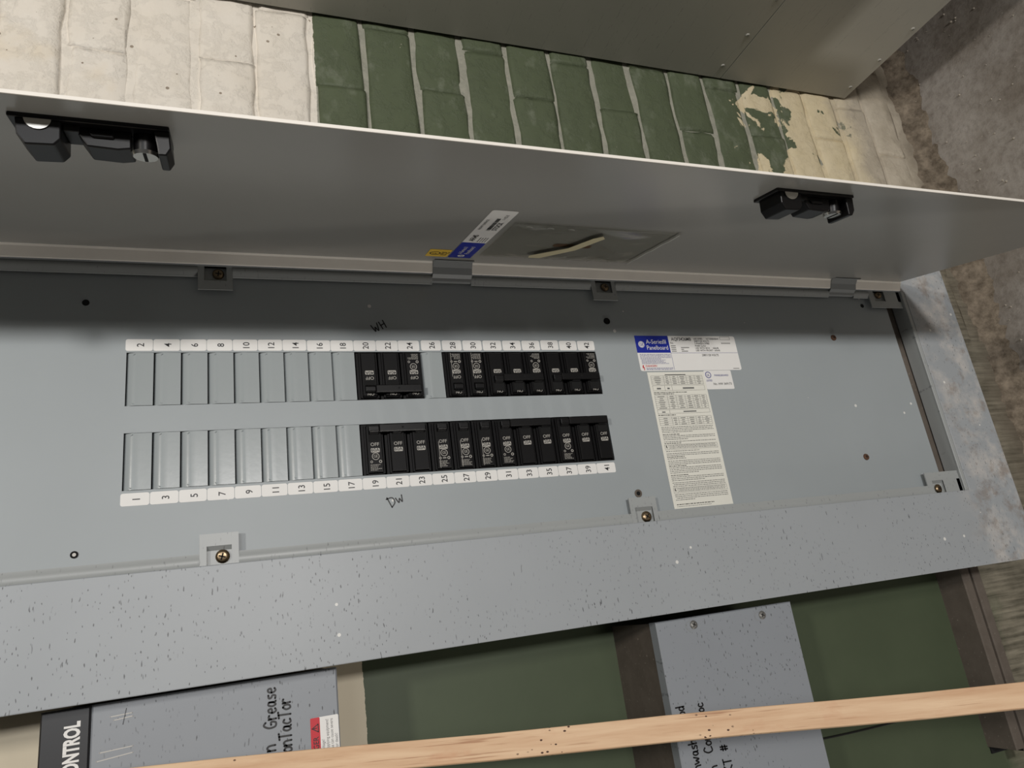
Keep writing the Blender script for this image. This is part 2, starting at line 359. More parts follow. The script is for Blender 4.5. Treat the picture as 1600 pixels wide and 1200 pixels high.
# ------------------------------------------------------------------ setting: floor, walls
ZF = -1.5
m = MB(); m.box(-1.6, 2.2, -2.6, 0.30, ZF - 0.1, ZF); tag(m.build('floor', M['floor']), 'dirty grey concrete floor', None, None, 'structure')
YW = 0.146
m = MB(); m.box(0.15, 2.2, YW + 0.0034, 0.30, ZF, 1.2)
wall = tag(m.build('wall_back', M['mortar']), 'painted brick wall, white above and green below', None, None, 'structure')
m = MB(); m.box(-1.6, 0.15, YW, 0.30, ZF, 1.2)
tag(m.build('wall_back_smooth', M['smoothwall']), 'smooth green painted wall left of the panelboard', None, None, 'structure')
def brick_mesh(name, L, H, seed):
    """irregular hand-laid brick, face towards -Y, rounded edges"""
    rng = random.Random(seed); nx, nz = 6, 3; me = MB(); D = 0.035
    gx = [-L / 2, -L / 2 + 0.007] + [(-L / 2 + L * i / nx) for i in range(1, nx)] + [L / 2 - 0.007, L / 2]
    gz = [-H / 2, -H / 2 + 0.006, -H / 2 + H * 0.35, -H / 2 + H * 0.65, H / 2 - 0.006, H / 2]
    vs = []
    for j, z in enumerate(gz):
        for i, x in enumerate(gx):
            ed = (i in (0, len(gx) - 1)) or (j in (0, len(gz) - 1)); cn = (i in (0, len(gx) - 1)) and (j in (0, len(gz) - 1))
            y = (0.0028 if (j in (0, len(gz) - 1)) else (0.0003 if ed else 0.0)) + rng.uniform(-0.0011, 0.0011)
            vs.append((x + rng.uniform(-0.0012, 0.0012), y, z + rng.uniform(-0.0022, 0.0022)))
    W = len(gx); fs = [(j * W + i, j * W + i + 1, (j + 1) * W + i + 1, (j + 1) * W + i) for j in range(len(gz) - 1) for i in range(W - 1)]
    me.add(vs, fs, 0, True)
    per = [i for i in range(W)] + [j * W + W - 1 for j in range(1, len(gz))] + [(len(gz) - 1) * W + i for i in range(W - 2, -1, -1)] + [j * W for j in range(len(gz) - 2, 0, -1)]
    b = len(me.v); me.v += [(vs[k][0], D, vs[k][2]) for k in per]; n = len(per)
    for k in range(n): me.f.append((per[(k + 1) % n], per[k], b + k, b + (k + 1) % n)); me.mi.append(0); me.sm.append(True)
    o = me.build(name, M['brick']); d = o.data; bpy.data.objects.remove(o); return d
BP = 0.0817
bricks = [brick_mesh('brick', 0.2152, 0.0735, s) for s in range(6)]; halves = [brick_mesh('brick', 0.1068, 0.0735, 20 + s) for s in range(3)]
rng = random.Random(3)
for k in range(-6, 19):
    zt = 0.109 - BP * k; zc = zt - BP / 2
    if zc < ZF + 0.03: continue
    x = 0.156 + (0.108 if (k + 30) % 2 else 0.0) + rng.uniform(-0.02, 0.02)
    if (k + 30) % 2:
        o = bpy.data.objects.new('brick', halves[k % 3]); COL.objects.link(o); o.parent = wall; o.location = (x - 0.053, YW + rng.uniform(-0.002, 0.001), zc)
    while x < 1.22:
        o = bpy.data.objects.new('brick', bricks[rng.randrange(6)]); COL.objects.link(o); o.parent = wall
        o.location = (x + 0.103, YW + rng.uniform(-0.002, 0.002), zc + rng.uniform(-0.002, 0.002))
        o.rotation_euler = (rng.uniform(-0.012, 0.012), rng.uniform(-0.008, 0.008), rng.uniform(-0.006, 0.006))
        x += 0.216
m = MB(); rng = random.Random(8); NX = 160; pr = [(-0.010, 0.040), (-0.002, 0.032), (0.006, 0.019), (0.014, 0.010), (0.022, 0.004), (0.034, -0.003)]
vs = []
for i in range(NX + 1):
    x = -0.9 + 2.1 * i / NX; kx = 1 + 0.15 * math.sin(i * 0.37) + rng.uniform(-0.2, 0.2)
    vs += [(x + rng.uniform(-.006, .006), YW + 0.001 - a * kx - rng.uniform(0, 0.004), ZF + max(-0.002, b * kx + rng.uniform(-0.003, 0.003))) for a, b in pr]
np_ = len(pr); m.add(vs, [(i * np_ + k, i * np_ + k + 1, (i + 1) * np_ + k + 1, (i + 1) * np_ + k) for i in range(NX) for k in range(np_ - 1)], 0, True)
tag(m.build('trim_foot', M['cove']), 'crumbling mortar fillet along the foot of the wall', None, None, 'structure')
# crumbs of plaster on the floor
m = MB(); rng = random.Random(11)
for k in range(300):
    x = rng.uniform(-0.5, 1.3); y = 0.14 - abs(rng.gauss(0, 0.16)); r = rng.choice((0.0012, 0.0018, 0.0026, 0.0034)) * rng.uniform(0.7, 1.2)
    if k % 23 == 0: r *= 2.1
    c = V(x, y, ZF + r * 0.6); pts = [c + V(rng.uniform(.6, 1) * r, 0, 0), c + V(0, r * rng.uniform(.6, 1), 0), c + V(-r * rng.uniform(.6, 1), 0, 0), c + V(0, -r * rng.uniform(.6, 1), 0), c + V(0, 0, r * .8), c - V(0, 0, r * .7)]
    m.add(pts, [(0, 1, 4), (1, 2, 4), (2, 3, 4), (3, 0, 4), (1, 0, 5), (2, 1, 5), (3, 2, 5), (0, 3, 5)])
tag(m.build('floor_debris', M['pebble']), 'pale crumbs of plaster scattered on the concrete floor', 'debris', None, 'stuff')

# ------------------------------------------------------------------ panelboard
YT = -0.012          # front of the trim; cover plate at y = 0
YF = -0.0080         # recessed flange round the opening
OX0, OX1, OZ0, OZ1 = -0.150, 0.1685, -1.094, 0.36       # door opening
BX, BZ0, BZ1 = 0.2555, -1.191, 0.448
panel = empty('panelboard', (0, YW, BZ0))
tag(panel, 'large grey electrical panelboard with its door swung open on the brick wall', 'electrical panel')
m = MB(); t_ = 0.002
m.box(-0.252, -0.252 + t_, -0.010, YW, BZ0 + .003, BZ1 - .003); m.box(0.252 - t_, 0.252, -0.010, YW, BZ0 + .003, BZ1 - .003)
m.box(-0.252, 0.252, -0.010, YW, BZ0 + .003, BZ0 + .003 + t_); m.box(-0.252, 0.252, -0.010, YW, BZ1 - .003 - t_, BZ1 - .003)
m.box(-0.252, 0.252, YW - t_, YW, BZ0 + .003, BZ1 - .003)
m.build('enclosure_box', M['box'], panel)
# trim: sheet with a door opening, turned-back outer lip
m = MB()
def frame(m, x0, x1, z0, z1, X0, X1, Z0, Z1, y0, y1, mi=0):
    a = [(X0, Z0), (X1, Z0), (X1, Z1), (X0, Z1)]; b = [(x0, z0), (x1, z0), (x1, z1), (x0, z1)]
    vs = [(x, y0, z) for x, z in a] + [(x, y0, z) for x, z in b] + [(x, y1, z) for x, z in a] + [(x, y1, z) for x, z in b]; fs = []
    for i in range(4):
        j = (i + 1) % 4
        fs += [(i, j, 4 + j, 4 + i), (8 + j, 8 + i, 12 + i, 12 + j), (j, i, 8 + i, 8 + j), (4 + i, 4 + j, 12 + j, 12 + i)]
    m.add(vs, fs, mi)
frame(m, OX0, OX1, OZ0, OZ1, -BX, BX, BZ0, BZ1, YT, YT + 0.0018)
m.build('trim', M['trim'], panel, bevel=0.0008, seg=2)
m = MB(); frame(m, -BX + 0.0016, BX - 0.0016, BZ0 + .0016, BZ1 - .0016, -BX, BX, BZ0, BZ1, YT + 0.0019, 0.003); m.build('trim_lip', M['trim'], panel)
# return walls of the opening and the recessed flange with its screw tabs
m = MB()
m.box(OX0 - 0.0015, OX0, YT + 0.0018, YF, OZ0, OZ1); m.box(OX1, OX1 + 0.0015, YT + 0.0018, YF, OZ0, OZ1)
m.build('opening_return', M['box'], panel)
m = MB()
m.cbox(-0.150, OX1, YF - 0.004, YF - 0.002, OZ0 + 0.0008, OZ0 + 0.0075, 0.0006)
m.box(-0.150, OX1, YF - 0.002, 0.0115, OZ0 + 0.0055, OZ0 + 0.0072)
m.build('bottom_return', M['flange'], panel)
m = MB(); m.box(-0.15, 0.165, 0.014, 0.022, -1.0888, -1.03); m.build('mounting_bar', M['rail'], panel)
def flange_side(sx, xo, xi, xt, tabs, name, breaks=()):
    """xo opening edge, xi inner flange edge, xt tab end; tabs = (ztop, zbot); breaks = gaps for the hinges"""
    m = MB(); T = 0.0015
    m_x = lambda a, b: (min(a, b), max(a, b))
    zs = sorted([OZ1] + [z for tb in tabs for z in tb] + [z for b in breaks for z in b] + [OZ0 + 0.008], reverse=True)
    for za, zb in zip(zs[:-1], zs[1:]):
        mid = (za + zb) / 2; tb = [q for q in tabs if q[0] >= mid >= q[1]]
        if any(b[0] >= mid >= b[1] for b in breaks): continue
        if tb:
            corner = za - zb > 0.05
            xr = xi + (xt - xi) * 0.36                     # end of the screw pocket
            if corner: zr0, zr1 = za - 0.010, za - 0.032
            else: zr0, zr1 = za - 0.0063, zb + 0.0063
            a, b = m_x(xr, xt); m.box(a, b, YF, YF + T, zb, za)
            a, b = m_x(xo, xr); m.box(a, b, YF, YF + T, zr0, za); m.box(a, b, YF, YF + T, zb, zr1)
            m.box(a, b, YF + 0.0042, YF + 0.0052, zr1, zr0)                                         # sunk floor
            c = xr - (xr - xo) * 0.22; p = [(xr, YF), (c, YF + 0.0042)]
            m.add([(xr, YF + 0.0003, zr1), (xr, YF + 0.0003, zr0), (c, YF + 0.0042, zr0), (c, YF + 0.0042, zr1)], [(0, 1, 2, 3) if sx > 0 else (3, 2, 1, 0)], 0)
            m.box(a, b, YF + 0.0004, YF + 0.0042, zr0, zr0 + 0.0008); m.box(a, b, YF + 0.0004, YF + 0.0042, zr1 - 0.0008, zr1)
        else:
            a, b = m_x(xo, xi)
            # gently rolled flange: three facets
            rl = 1.0 if sx > 0 else 0.25
            q = [(xo, YF + 0.0002), (xo + (xi - xo) * 0.3, YF - 0.0010), (xo + (xi - xo) * 0.62, YF - 0.0002), (xo + (xi - xo) * 0.82, YF + 0.0016 * rl), (xi, YF + 0.0024 * rl)]
            vs = [(x, y, zb) for x, y in q] + [(x, y, za) for x, y in q]; n = len(q)
            m.add(vs, [((i, i + 1, n + i + 1, n + i) if sx < 0 else (i + 1, i, n + i, n + i + 1)) for i in range(n - 1)], 0, True)
            m.box(*m_x(xi, xi + (xo - xi) * 0.02), YF + 0.0024, YF + 0.0045, zb, za)
    return m.build(name, M['flange'], panel)
TL = [(-0.0686, -0.1036), (-0.5377, -0.5742), (-1.0208, -1.0862)]
TR = [(-0.0668, -0.1017), (-0.5405, -0.5765), (-1.0217, -1.0862)]
HG = [(-0.3262, -0.3755), (-0.943, -0.992)]
flange_side(-1, -0.150, -0.1385, -0.120, TL, 'left_flange')
flange_side(1, 0.1685, 0.1575, 0.1410, TR, 'right_flange', HG)
def screw(x, y, z, r, mat, name, parent, ang=0.4, tilt=(0.1, 0.12)):
    m = MB(); rr = [(1.0, 0.0), (1.0, 0.14), (0.92, 0.30), (0.72, 0.44), (0.55, 0.50)]; seg = 18; vs = []
    ax = V(tilt[0], -1, tilt[1]).normalized(); a = ax.orthogonal().normalized(); b = ax.cross(a); c = V(x, y, z)
    for q, h in rr: vs += [c + (a * math.cos(2 * math.pi * i / seg) + b * math.sin(2 * math.pi * i / seg)) * q * r + ax * h * r for i in range(seg)]
    fs = [(k * seg + i, k * seg + (i + 1) % seg, (k + 1) * seg + (i + 1) % seg, (k + 1) * seg + i) for k in range(len(rr) - 1) for i in range(seg)]
    fs.append(tuple((len(rr) - 1) * seg + i for i in range(seg))); m.add(vs, fs, 0, True)
    for k in range(2):
        an = ang + k * math.pi / 2; d = a * math.cos(an) + b * math.sin(an); e = ax.cross(d); o = c + ax * (0.50 * r)
        m.add([o + d * (s1 * r * 0.52) + e * (s2 * r * 0.10)+ ax * (0.01 * r) for s1, s2 in ((-1, -1), (1, -1), (1, 1), (-1, 1))], [(0, 1, 2, 3)], 1)
    return m.build(name, [mat, M['void']], parent)
for x, z in ((-0.1420, -0.089), (-0.1432, -0.5594), (-0.1436, -1.0425), (0.1610, -0.087), (0.1612, -0.5619), (0.1637, -1.0446)):
    screw(x, YF + 0.0038, z, 0.0066 if x < 0 else 0.006, M['bronze'], 'cover_screw', panel, random.uniform(0, 1.5), (random.uniform(-.15, .15), random.uniform(-.1, .25)))
# cover plate with the two breaker slots
PI_ = 0.0254; NP = 21
EX0, EX1 = 0.0139, 0.0713
SLOT = NP * PI_
m = MB(); PZ0, PZ1 = -1.0602, 0.355
xs = [-0.1495, -EX1, -EX0, EX0, EX1, 0.168]; zs = [PZ0, -SLOT, 0.0, PZ1]; T = 0.0018
vs = [(x, y, z) for y in (0.0, T) for z in zs for x in xs]; nx = len(xs)
hole = {(1, 1), (3, 1)}; fs = []
I = lambda l, i, j: l * nx * len(zs) + j * nx + i
for i in range(nx - 1):
    for j in range(len(zs) - 1):
        if (i, j) in hole:
            fs += [(I(0, i, j), I(0, i + 1, j), I(1, i + 1, j), I(1, i, j)), (I(0, i + 1, j), I(0, i + 1, j + 1), I(1, i + 1, j + 1), I(1, i + 1, j)),
                   (I(0, i + 1, j + 1), I(0, i, j + 1), I(1, i, j + 1), I(1, i + 1, j + 1)), (I(0, i, j + 1), I(0, i, j), I(1, i, j), I(1, i, j + 1))]
        else: fs += [(I(0, i, j), I(0, i + 1, j), I(0, i + 1, j + 1), I(0, i, j + 1)), (I(1, i, j + 1), I(1, i + 1, j + 1), I(1, i + 1, j), I(1, i, j))]
per = [(i, 0) for i in range(nx)] + [(nx - 1, j) for j in range(1, len(zs))] + [(i, len(zs) - 1) for i in range(nx - 2, -1, -1)] + [(0, j) for j in range(len(zs) - 2, 0, -1)]
for k in range(len(per)): a, b = per[k], per[(k + 1) % len(per)]; fs.append((I(0, *b), I(0, *a), I(1, *a), I(1, *b)))
m.add(vs, fs); m.build('cover_plate', M['plate'], panel)
m = MB(); m.box(-0.082, 0.082, 0.030, 0.034, -0.56, 0.02); m.build('bus_backing', M['void'], panel)
# blank filler plates, rolled on their upper edge
def filler(x0, x1, i):
    z0 = -i * PI_ - 0.0003; z1 = -(i + 1) * PI_ + 0.0005; m = MB()
    prof = [(0, .0048), (.0003, .0036), (.0016, .0022), (.0036, .0010), (.0056, .00025), (.0074, -.0004), (.0098, -.0006), (.014, -.0004), (.0247, -.0002)]
    k = (z0 - z1) / 0.0247
    vs = [(x, y, z0 - a * k) for x in (x0 + .0004, x1 - .0004) for a, y in prof]; n = len(prof)
    m.add(vs, [(n + i_, i_, i_ + 1, n + i_ + 1) for i_ in range(n - 1)], 0, True)
    m.box(x0 + .0004, x1 - .0004, -.0001, .006, z1, z1 + .0006)
    m.add([(x0 + .0004, y, z0 - a * k) for a, y in prof] + [(x0 + .0004, .006, z1), (x0 + .0004, .006, z0)], [tuple(range(n + 2))], 0)
    m.add([(x1 - .0004, y, z0 - a * k) for a, y in prof] + [(x1 - .0004, .006, z1), (x1 - .0004, .006, z0)], [tuple(reversed(range(n + 2)))], 0)
    for xx, sg in ((x0 + .0004, 1), (x1 - .0004, -1)):       # dimpled corners of the rolled edge
        m.add([(xx, .0006, z0 - .0062 * k), (xx + sg * .002, -.0012, z0 - .0075 * k), (xx, .0004, z0 - .0088 * k), (xx + sg * .003, -.0001, z0 - .0058 * k)], [(0, 3, 1), (0, 1, 2)], 0, True)
    return m.build('filler_plate', M['filler'], panel)
for i in range(9): filler(EX0, EX1, i); filler(-EX1, -EX0, i)
filler(EX0, EX1, 12)
# number labels
def number_label(n):
    m = MB(); i = (n - 1) // 2; even = n % 2 == 0
    xa, xb = (0.0729, 0.0858) if even else (-0.0862, -0.0739)
    off = 0.0
    za = -i * PI_ - 0.0002 + 0.0012; zb = -(i + 1) * PI_ + 0.0002 + 0.0012; c = 0.0016
    dx = 0.0
    if even and i >= 12: za -= 0.0022; zb -= 0.0012
    if even and 7 <= i < 12: dx = -0.0005; za -= .0004; zb -= .0004
    if n == 38: dx = 0.0006
    xa += dx; xb += dx
    m.rquad(V(0, 0, 0), XP, ZP, xa, xb, zb, za, 0.0021, 0, 0.0001, 0.00025)
    cz = (za + zb) / 2 - 0.0010
    m.text(str(n), V((xa + xb) / 2, 0, cz - 0.0033), XP, ZP, 0.0094, 1, 0.0005, 'CENTER', 0.92, 0.008)
    return m.build('number_label', [M['label'], M['ink']], panel)
for n in range(1, 43): number_label(n)
# drilled holes and plate screws
for x, z, r, mat in ((0.126, 0.0384, 0.0034, 'void'), (0.1466, -1.0108, 0.0032, 'void')):
    m = MB(); m.cyl((x, -0.0004, z), (0, 1, 0), r, r, 0.0012, 20); m.build('plate_hole', M[mat], panel)
for x, z, mat, r in ((0.114, -0.5581, 'black', 0.0038), (-0.1141, -0.5567, 'rail', 0.0042), (-0.1274, 0.0367, 'void', 0.0026)):
    m = MB(); m.ring(V(x, 0, z), XP, ZP, r, 0.0014, 0, 0.0009); m.disc(V(x, 0, z), XP, ZP, r * 0.62, 1, 0.0008)
    m.cyl((x, 0, z), (0, -1, 0), r * 1.15, r * 1.05, 0.0006, 20, 0); m.build('plate_plug', [M[mat], M['edge'] if mat == 'void' else M['void']], panel)
for x, z in ((0.0925, -0.9343), (-0.0894, -0.9306)): screw(x, 0.0, z, 0.0046, M['rust'], 'rusty_screw', panel)
# pen notes on the cover
G = {'W': [[(0, 1), (.2, .05), (.45, .6), (.7, 0), (1, 1)]], 'H': [[(0, 1), (.05, 0)], [(.7, 1), (.65, 0)], [(0, .5), (.7, .55)]],
     'D': [[(.1, 0), (.05, 1)], [(-.1, .9), (.6, .8), (.65, .3), (.1, 0)]], 'w': [[(0, .62), (.15, .1), (.4, .45), (.55, .05), (.8, .65)]],
     'n': [[(0, .6), (0, 0)], [(0, .4), (.25, .62), (.45, .45), (.48, 0)]], 'G': [[(.6, .85), (.3, 1), (0, .6), (.1, .1), (.5, .05), (.6, .4), (.3, .42)]],
     'r': [[(0, .62), (.05, 0)], [(.03, .4), (.2, .6), (.42, .55)]], 'e': [[(.02, .32), (.42, .36), (.35, .6), (.1, .55), (0, .25), (.2, .0), (.45, .08)]],
     'a': [[(.42, .55), (.15, .6), (0, .3), (.15, .02), (.38, .2), (.42, .55), (.42, .1), (.52, 0)]], 's': [[(.4, .58), (.1, .55), (.12, .36), (.36, .25), (.3, .02), (0, .05)]],
     'c': [[(.42, .52), (.18, .6), (0, .3), (.14, .02), (.44, .08)]], 'o': [[(.22, .6), (0, .35), (.12, .02), (.4, .1), (.44, .45), (.22, .6)]],
     't': [[(.2, .95), (.18, .1), (.36, 0)], [(0, .62), (.42, .65)]], 'T': [[(0, .95), (.62, 1)], [(.32, .97), (.28, 0)]], 'h': [[(0, 1), (.02, 0)], [(.02, .38), (.25, .6), (.42, .4), (.44, 0)]],
     'C': [[(.6, .85), (.3, 1), (0, .55), (.15, .05), (.6, .1)]], 'K': [[(0, 1), (.02, 0)], [(.55, 1), (.04, .45), (.58, 0)]], '#': [[(.2, .9), (.12, .05)], [(.48, .9), (.4, .05)], [(0, .62), (.62, .66)], [(0, .3), (.6, .34)]],
     '2': [[(.02, .75), (.25, .98), (.5, .72), (.05, .05), (.3, .12), (.55, .02)]], 'd': [[(.42, .5), (.15, .6), (0, .3), (.15, .02), (.4, .2)], [(.44, 1), (.44, 0)]], 'O': [[(.3, .95), (0, .5), (.25, 0), (.6, .4), (.3, .95)]],
     'i': [[(.05, .6), (.05, 0)]]}
def pen(m, txt, o, r, u, h, wd, mi=0, lift=0.0002, gap=0.28, squash=0.8):
    x = 0
    for ch in txt:
        if ch == ' ': x += 0.5; continue
        w_ = max(p[0] for s_ in G[ch] for p in s_)
        for s_ in G[ch]: m.stroke([((x + a * squash) * h, b * h) for a, b in s_], o, r, u, wd, mi, lift)
        x += w_ * squash + gap
def rot(r, u, deg):
    a = math.radians(deg); return r * math.cos(a) + u * math.sin(a), u * math.cos(a) - r * math.sin(a)
r_, u_ = rot(ZM, XP, 26)
m = MB(); pen(m, 'WH', V(0.0955, 0, -0.2535), r_, u_, 0.0095, 0.0013); m.build('pen_note', M['marker'], panel)
r_, u_ = rot(ZM, XP, 22)
m = MB(); pen(m, 'Dw', V(-0.1075, 0, -0.2560), r_, u_, 0.0115, 0.0013, gap=0.22); m.build('pen_note', M['marker'], panel)

# rating label: reads sideways (its right is the place's down)
def words(m, o, r, u, x0, x1, y, h, mi, rng, lift=0.0005, fill=0.8):
    x = x0
    while x < x1 - h:
        wd = rng.uniform(1.2, 5.5) * h; e = min(x + wd, x1); m.quad(o, r, u, x, e, y, y + h, mi, lift); x = e + h * rng.uniform(0.5, 1.0) / fill
rng = random.Random(5)
m = MB(); o0 = V(0.0437, 0, -0.5945); W_, H_ = 0.160, 0.0500
m.rquad(o0, ZM, XP, 0, W_, 0, H_, 0.0030, 0, 0.0001, 0.0002)
m.rquad(o0, ZM, XP, 0, 0.0515, 0.0256, H_, 0.0004, 1, 0.0004)
m.quad(o0, ZM, XP, 0.0515, W_, 0.0252, 0.0256, 2, 0.0004); m.quad(o0, ZM, XP, 0.0513, 0.0517, 0.001, 0.0256, 2, 0.0004)
m.disc(o0 + ZM * 0.0085 + XP * 0.0375, ZM, XP, 0.0046, 0, 0.0006)
m.text('GE', o0 + ZM * 0.0085 + XP * 0.0355, ZM, XP, 0.0055, 1, 0.0008, 'CENTER', 0.8, 0.01)
m.ring(o0 + ZM * 0.0085 + XP * 0.0375, ZM, XP, 0.0038, 0.0004, 1, 0.0008)
m.text('A-Series', o0 + ZM * 0.0160 + XP * 0.0385, ZM, XP, 0.0086, 0, 0.0006, 'LEFT', 0.93)
m.text('II', o0 + ZM * 0.0440 + XP * 0.0385, ZM, XP, 0.0086, 0, 0.0006, 'LEFT', 0.9)
m.text('®', o0 + ZM * 0.0418 + XP * 0.0420, ZM, XP, 0.0035, 0, 0.0006)
m.text('Panelboard', o0 + ZM * 0.0160 + XP * 0.0300, ZM, XP, 0.0086, 0, 0.0006, 'LEFT', 0.86)
m.text('AQF3426MB', o0 + ZM * 0.0560 + XP * 0.0430, ZM, XP, 0.0066, 3, 0.0006, 'LEFT', 0.9, 0.008)
m.text('No.', o0 + ZM * 0.0535 + XP * 0.0385, ZM, XP, 0.0034, 3, 0.0006)
for k, s_ in enumerate(('600 AMPS      WTS90840844', '208Y/120 VOLTS', '3 PHASE/4 WIRE', 'MAIN LUGS', 'USE WITH BOX   : AB64B', 'USE WITH FRONT : AF64S')):
    m.text(s_, o0 + ZM * 0.0920 + XP * (0.0445 - k * 0.0034), ZM, XP, 0.0036, 3, 0.0006, 'LEFT', 0.95)
for k in range(4):
    m.quad(o0, ZM, XP, 0.0535, 0.0610, 0.0350 - k * 0.0026, 0.0360 - k * 0.0026, 4, 0.0005)
    if k: m.quad(o0, ZM, XP, 0.0690, 0.0690 + (0.013, 0.004, 0.010)[k - 1], 0.0350 - k * 0.0026, 0.0361 - k * 0.0026, 4, 0.0005)
m.text('208Y/120 VOLTS', o0 + ZM * 0.1000 + XP * 0.0205, ZM, XP, 0.0042, 3, 0.0006, 'LEFT', 0.9, 0.006)
for a, b, c, d in ((0.135, 0.1515, 0.0490, 0.0486), (0.135, 0.1515, 0.0448, 0.0444), (0.135, 0.1354, 0.0444, 0.049), (0.1511, 0.1515, 0.0444, 0.049)): m.quad(o0, ZM, XP, a, b, min(c, d), max(c, d), 4, 0.0005)
for k in range(8): m.quad(o0, ZM, XP, 0.136 + k * 0.0019, 0.1372 + k * 0.0019, 0.0385, 0.0402, 4, 0.0005)
for k in range(9): words(m, o0, ZM, XP, 0.003 if k < 5 else 0.004, 0.050 if k < 4 else rng.uniform(0.03, 0.046), 0.0232 - k * 0.00165, 0.0006, 2, rng)
m.text('DANGER!', o0 + ZM * 0.0085 + XP * 0.0058, ZM, XP, 0.0036, 5, 0.0006, 'LEFT', 1.15, 0.006)
m.add([o0 + ZM * a + XP * b + V(0, -.0006, 0) for a, b in ((.0040, .0080), (.0062, .0080), (.0050, .0052), (.0066, .0052), (.0062, .0012), (.0048, .0012), (.0056, .0040), (.0036, .0040))], [(7, 6, 3, 2, 1, 0), (5, 4, 3, 6)], 5)
for k in range(2): words(m, o0, ZM, XP, 0.009, 0.050, 0.0035 - k * 0.0018, 0.0007, 2, rng)
m.quad(o0, ZM, XP, 0.1460, 0.1560, 0.0018, 0.0026, 4, 0.0005)
m.build('rating_label', [M['label'], M['blue'], M['bluink'], M['ink'], M['grink'], M['red']], panel)
# listing label
m = MB(); o1 = V(0.0165, 0, -0.6905); m.rquad(o1, ZM, XP, 0, 0.0445, 0, 0.0268, 0.0018, 0, 0.0001, 0.00018)
m.ring(o1 + ZM * 0.0065 + XP * 0.0205, ZM, XP, 0.0042, 0.0010, 1, 0.0005)
m.text('UL', o1 + ZM * 0.0063 + XP * 0.0188, ZM, XP, 0.0048, 1, 0.0005, 'CENTER', 0.8, 0.01)
m.text('LISTED', o1 + ZM * 0.0065 + XP * 0.0112, ZM, XP, 0.0036, 1, 0.0005, 'CENTER', 0.85, 0.008)
m.text('PANELBOARD', o1 + ZM * 0.0165 + XP * 0.0185, ZM, XP, 0.0036, 1, 0.0005, 'LEFT', 1.0, 0.006)
m.text('No. HW 369173', o1 + ZM * 0.0120 + XP * 0.0060, ZM, XP, 0.0046, 2, 0.0005, 'LEFT', 0.95)
m.build('listing_label', [M['label'], M['bluink'], M['ink']], panel)
# long instruction sheet with tables and paragraphs
m = MB(); o2 = V(-0.1370, 0, -0.6030); SW, SH = 0.0875, 0.1790
m.quad(o2, ZM, XP, 0, SW, 0, SH, 0, 0.0003)
rng = random.Random(9)
def hl(y, x0=0.004, x1=SW - 0.004): m.quad(o2, ZM, XP, x0, x1, y, y + 0.00028, 1, 0.0005)
def vl(x, y0, y1): m.quad(o2, ZM, XP, x, x + 0.00028, y0, y1, 1, 0.0005)
def table(ytop, rows, cols, rh):
    for k in range(rows + 1): hl(ytop - k * rh)
    for c in cols: vl(c, ytop - rows * rh, ytop)
    cc = list(cols)
    for k in range(rows):
        for a, b in zip(cc[:-1], cc[1:]):
            wd = (b - a) * rng.uniform(0.25, 0.6); cx = (a + b) / 2
            m.quad(o2, ZM, XP, cx - wd / 2, cx + wd / 2, ytop - (k + 0.7) * rh, ytop - (k + 0.4) * rh, 1, 0.0005)
m.quad(o2, ZM, XP, 0.026, 0.058, 0.1745, 0.1755, 2, 0.0005)
table(0.1735, 5, (0.004, 0.023, 0.033, 0.045, 0.058, 0.071, SW - 0.004), 0.0024)
table(0.1600, 1, (0.004, 0.022, 0.033, SW - 0.004), 0.0070)
words(m, o2, ZM, XP, 0.004, 0.055, 0.1502, 0.0008, 2, rng); words(m, o2, ZM, XP, 0.004, 0.035, 0.1482, 0.0008, 2, rng)
table(0.1465, 7, (0.004, 0.023, 0.036, 0.050, 0.062, 0.073, SW - 0.004), 0.0026)
table(0.1270, 1, (0.004, 0.022, SW - 0.004), 0.0052)
words(m, o2, ZM, XP, 0.004, 0.030, 0.1195, 0.0009, 2, rng)
table(0.1172, 4, (0.004, 0.023, 0.033, 0.047, 0.060, 0.070, SW - 0.004), 0.0027)
y = 0.1035; k = 0
while y > 0.0075:
    k += 1
    if k in (11, 32):                                           # boxed warnings with a bolt
        for yy in (y + 0.0006, y - 0.0058): hl(yy)
        vl(0.004, y - 0.0058, y + 0.0008); vl(0.0095, y - 0.0058, y + 0.0008); vl(SW - 0.0042, y - 0.0058, y + 0.0008)
        m.add([o2 + ZM * a + XP * (y - 0.0055 + b) + V(0, -.0005, 0) for a, b in ((.0060, .0055), (.0074, .0055), (.0068, .0036), (.0080, .0036), (.0064, .0002), (.0068, .0028), (.0056, .0028))], [(6, 5, 3, 2, 1, 0), (5, 4, 3)], 2)
        for q in range(3): words(m, o2, ZM, XP, 0.011, SW - 0.006, y - 0.0008 - q * 0.0017, 0.0007, 1, rng)
        y -= 0.0082; continue
    if k % 5 == 0 and k < 30: words(m, o2, ZM, XP, 0.0045, 0.030, y, 0.0008, 2, rng); y -= 0.0021; continue
    words(m, o2, ZM, XP, 0.0045 if k % 5 else 0.006, SW - 0.0045 if k % 4 else rng.uniform(0.03, 0.06), y, 0.00075, 1, rng); y -= 0.0022 if k % 4 else 0.0030
words(m, o2, ZM, XP, 0.0045, 0.060, 0.0045, 0.0009, 2, rng); words(m, o2, ZM, XP, 0.0045, 0.055, 0.0022, 0.0006, 1, rng)
m.build('instruction_sheet', [M['ivory'], M['grink'], M['ink']], panel)

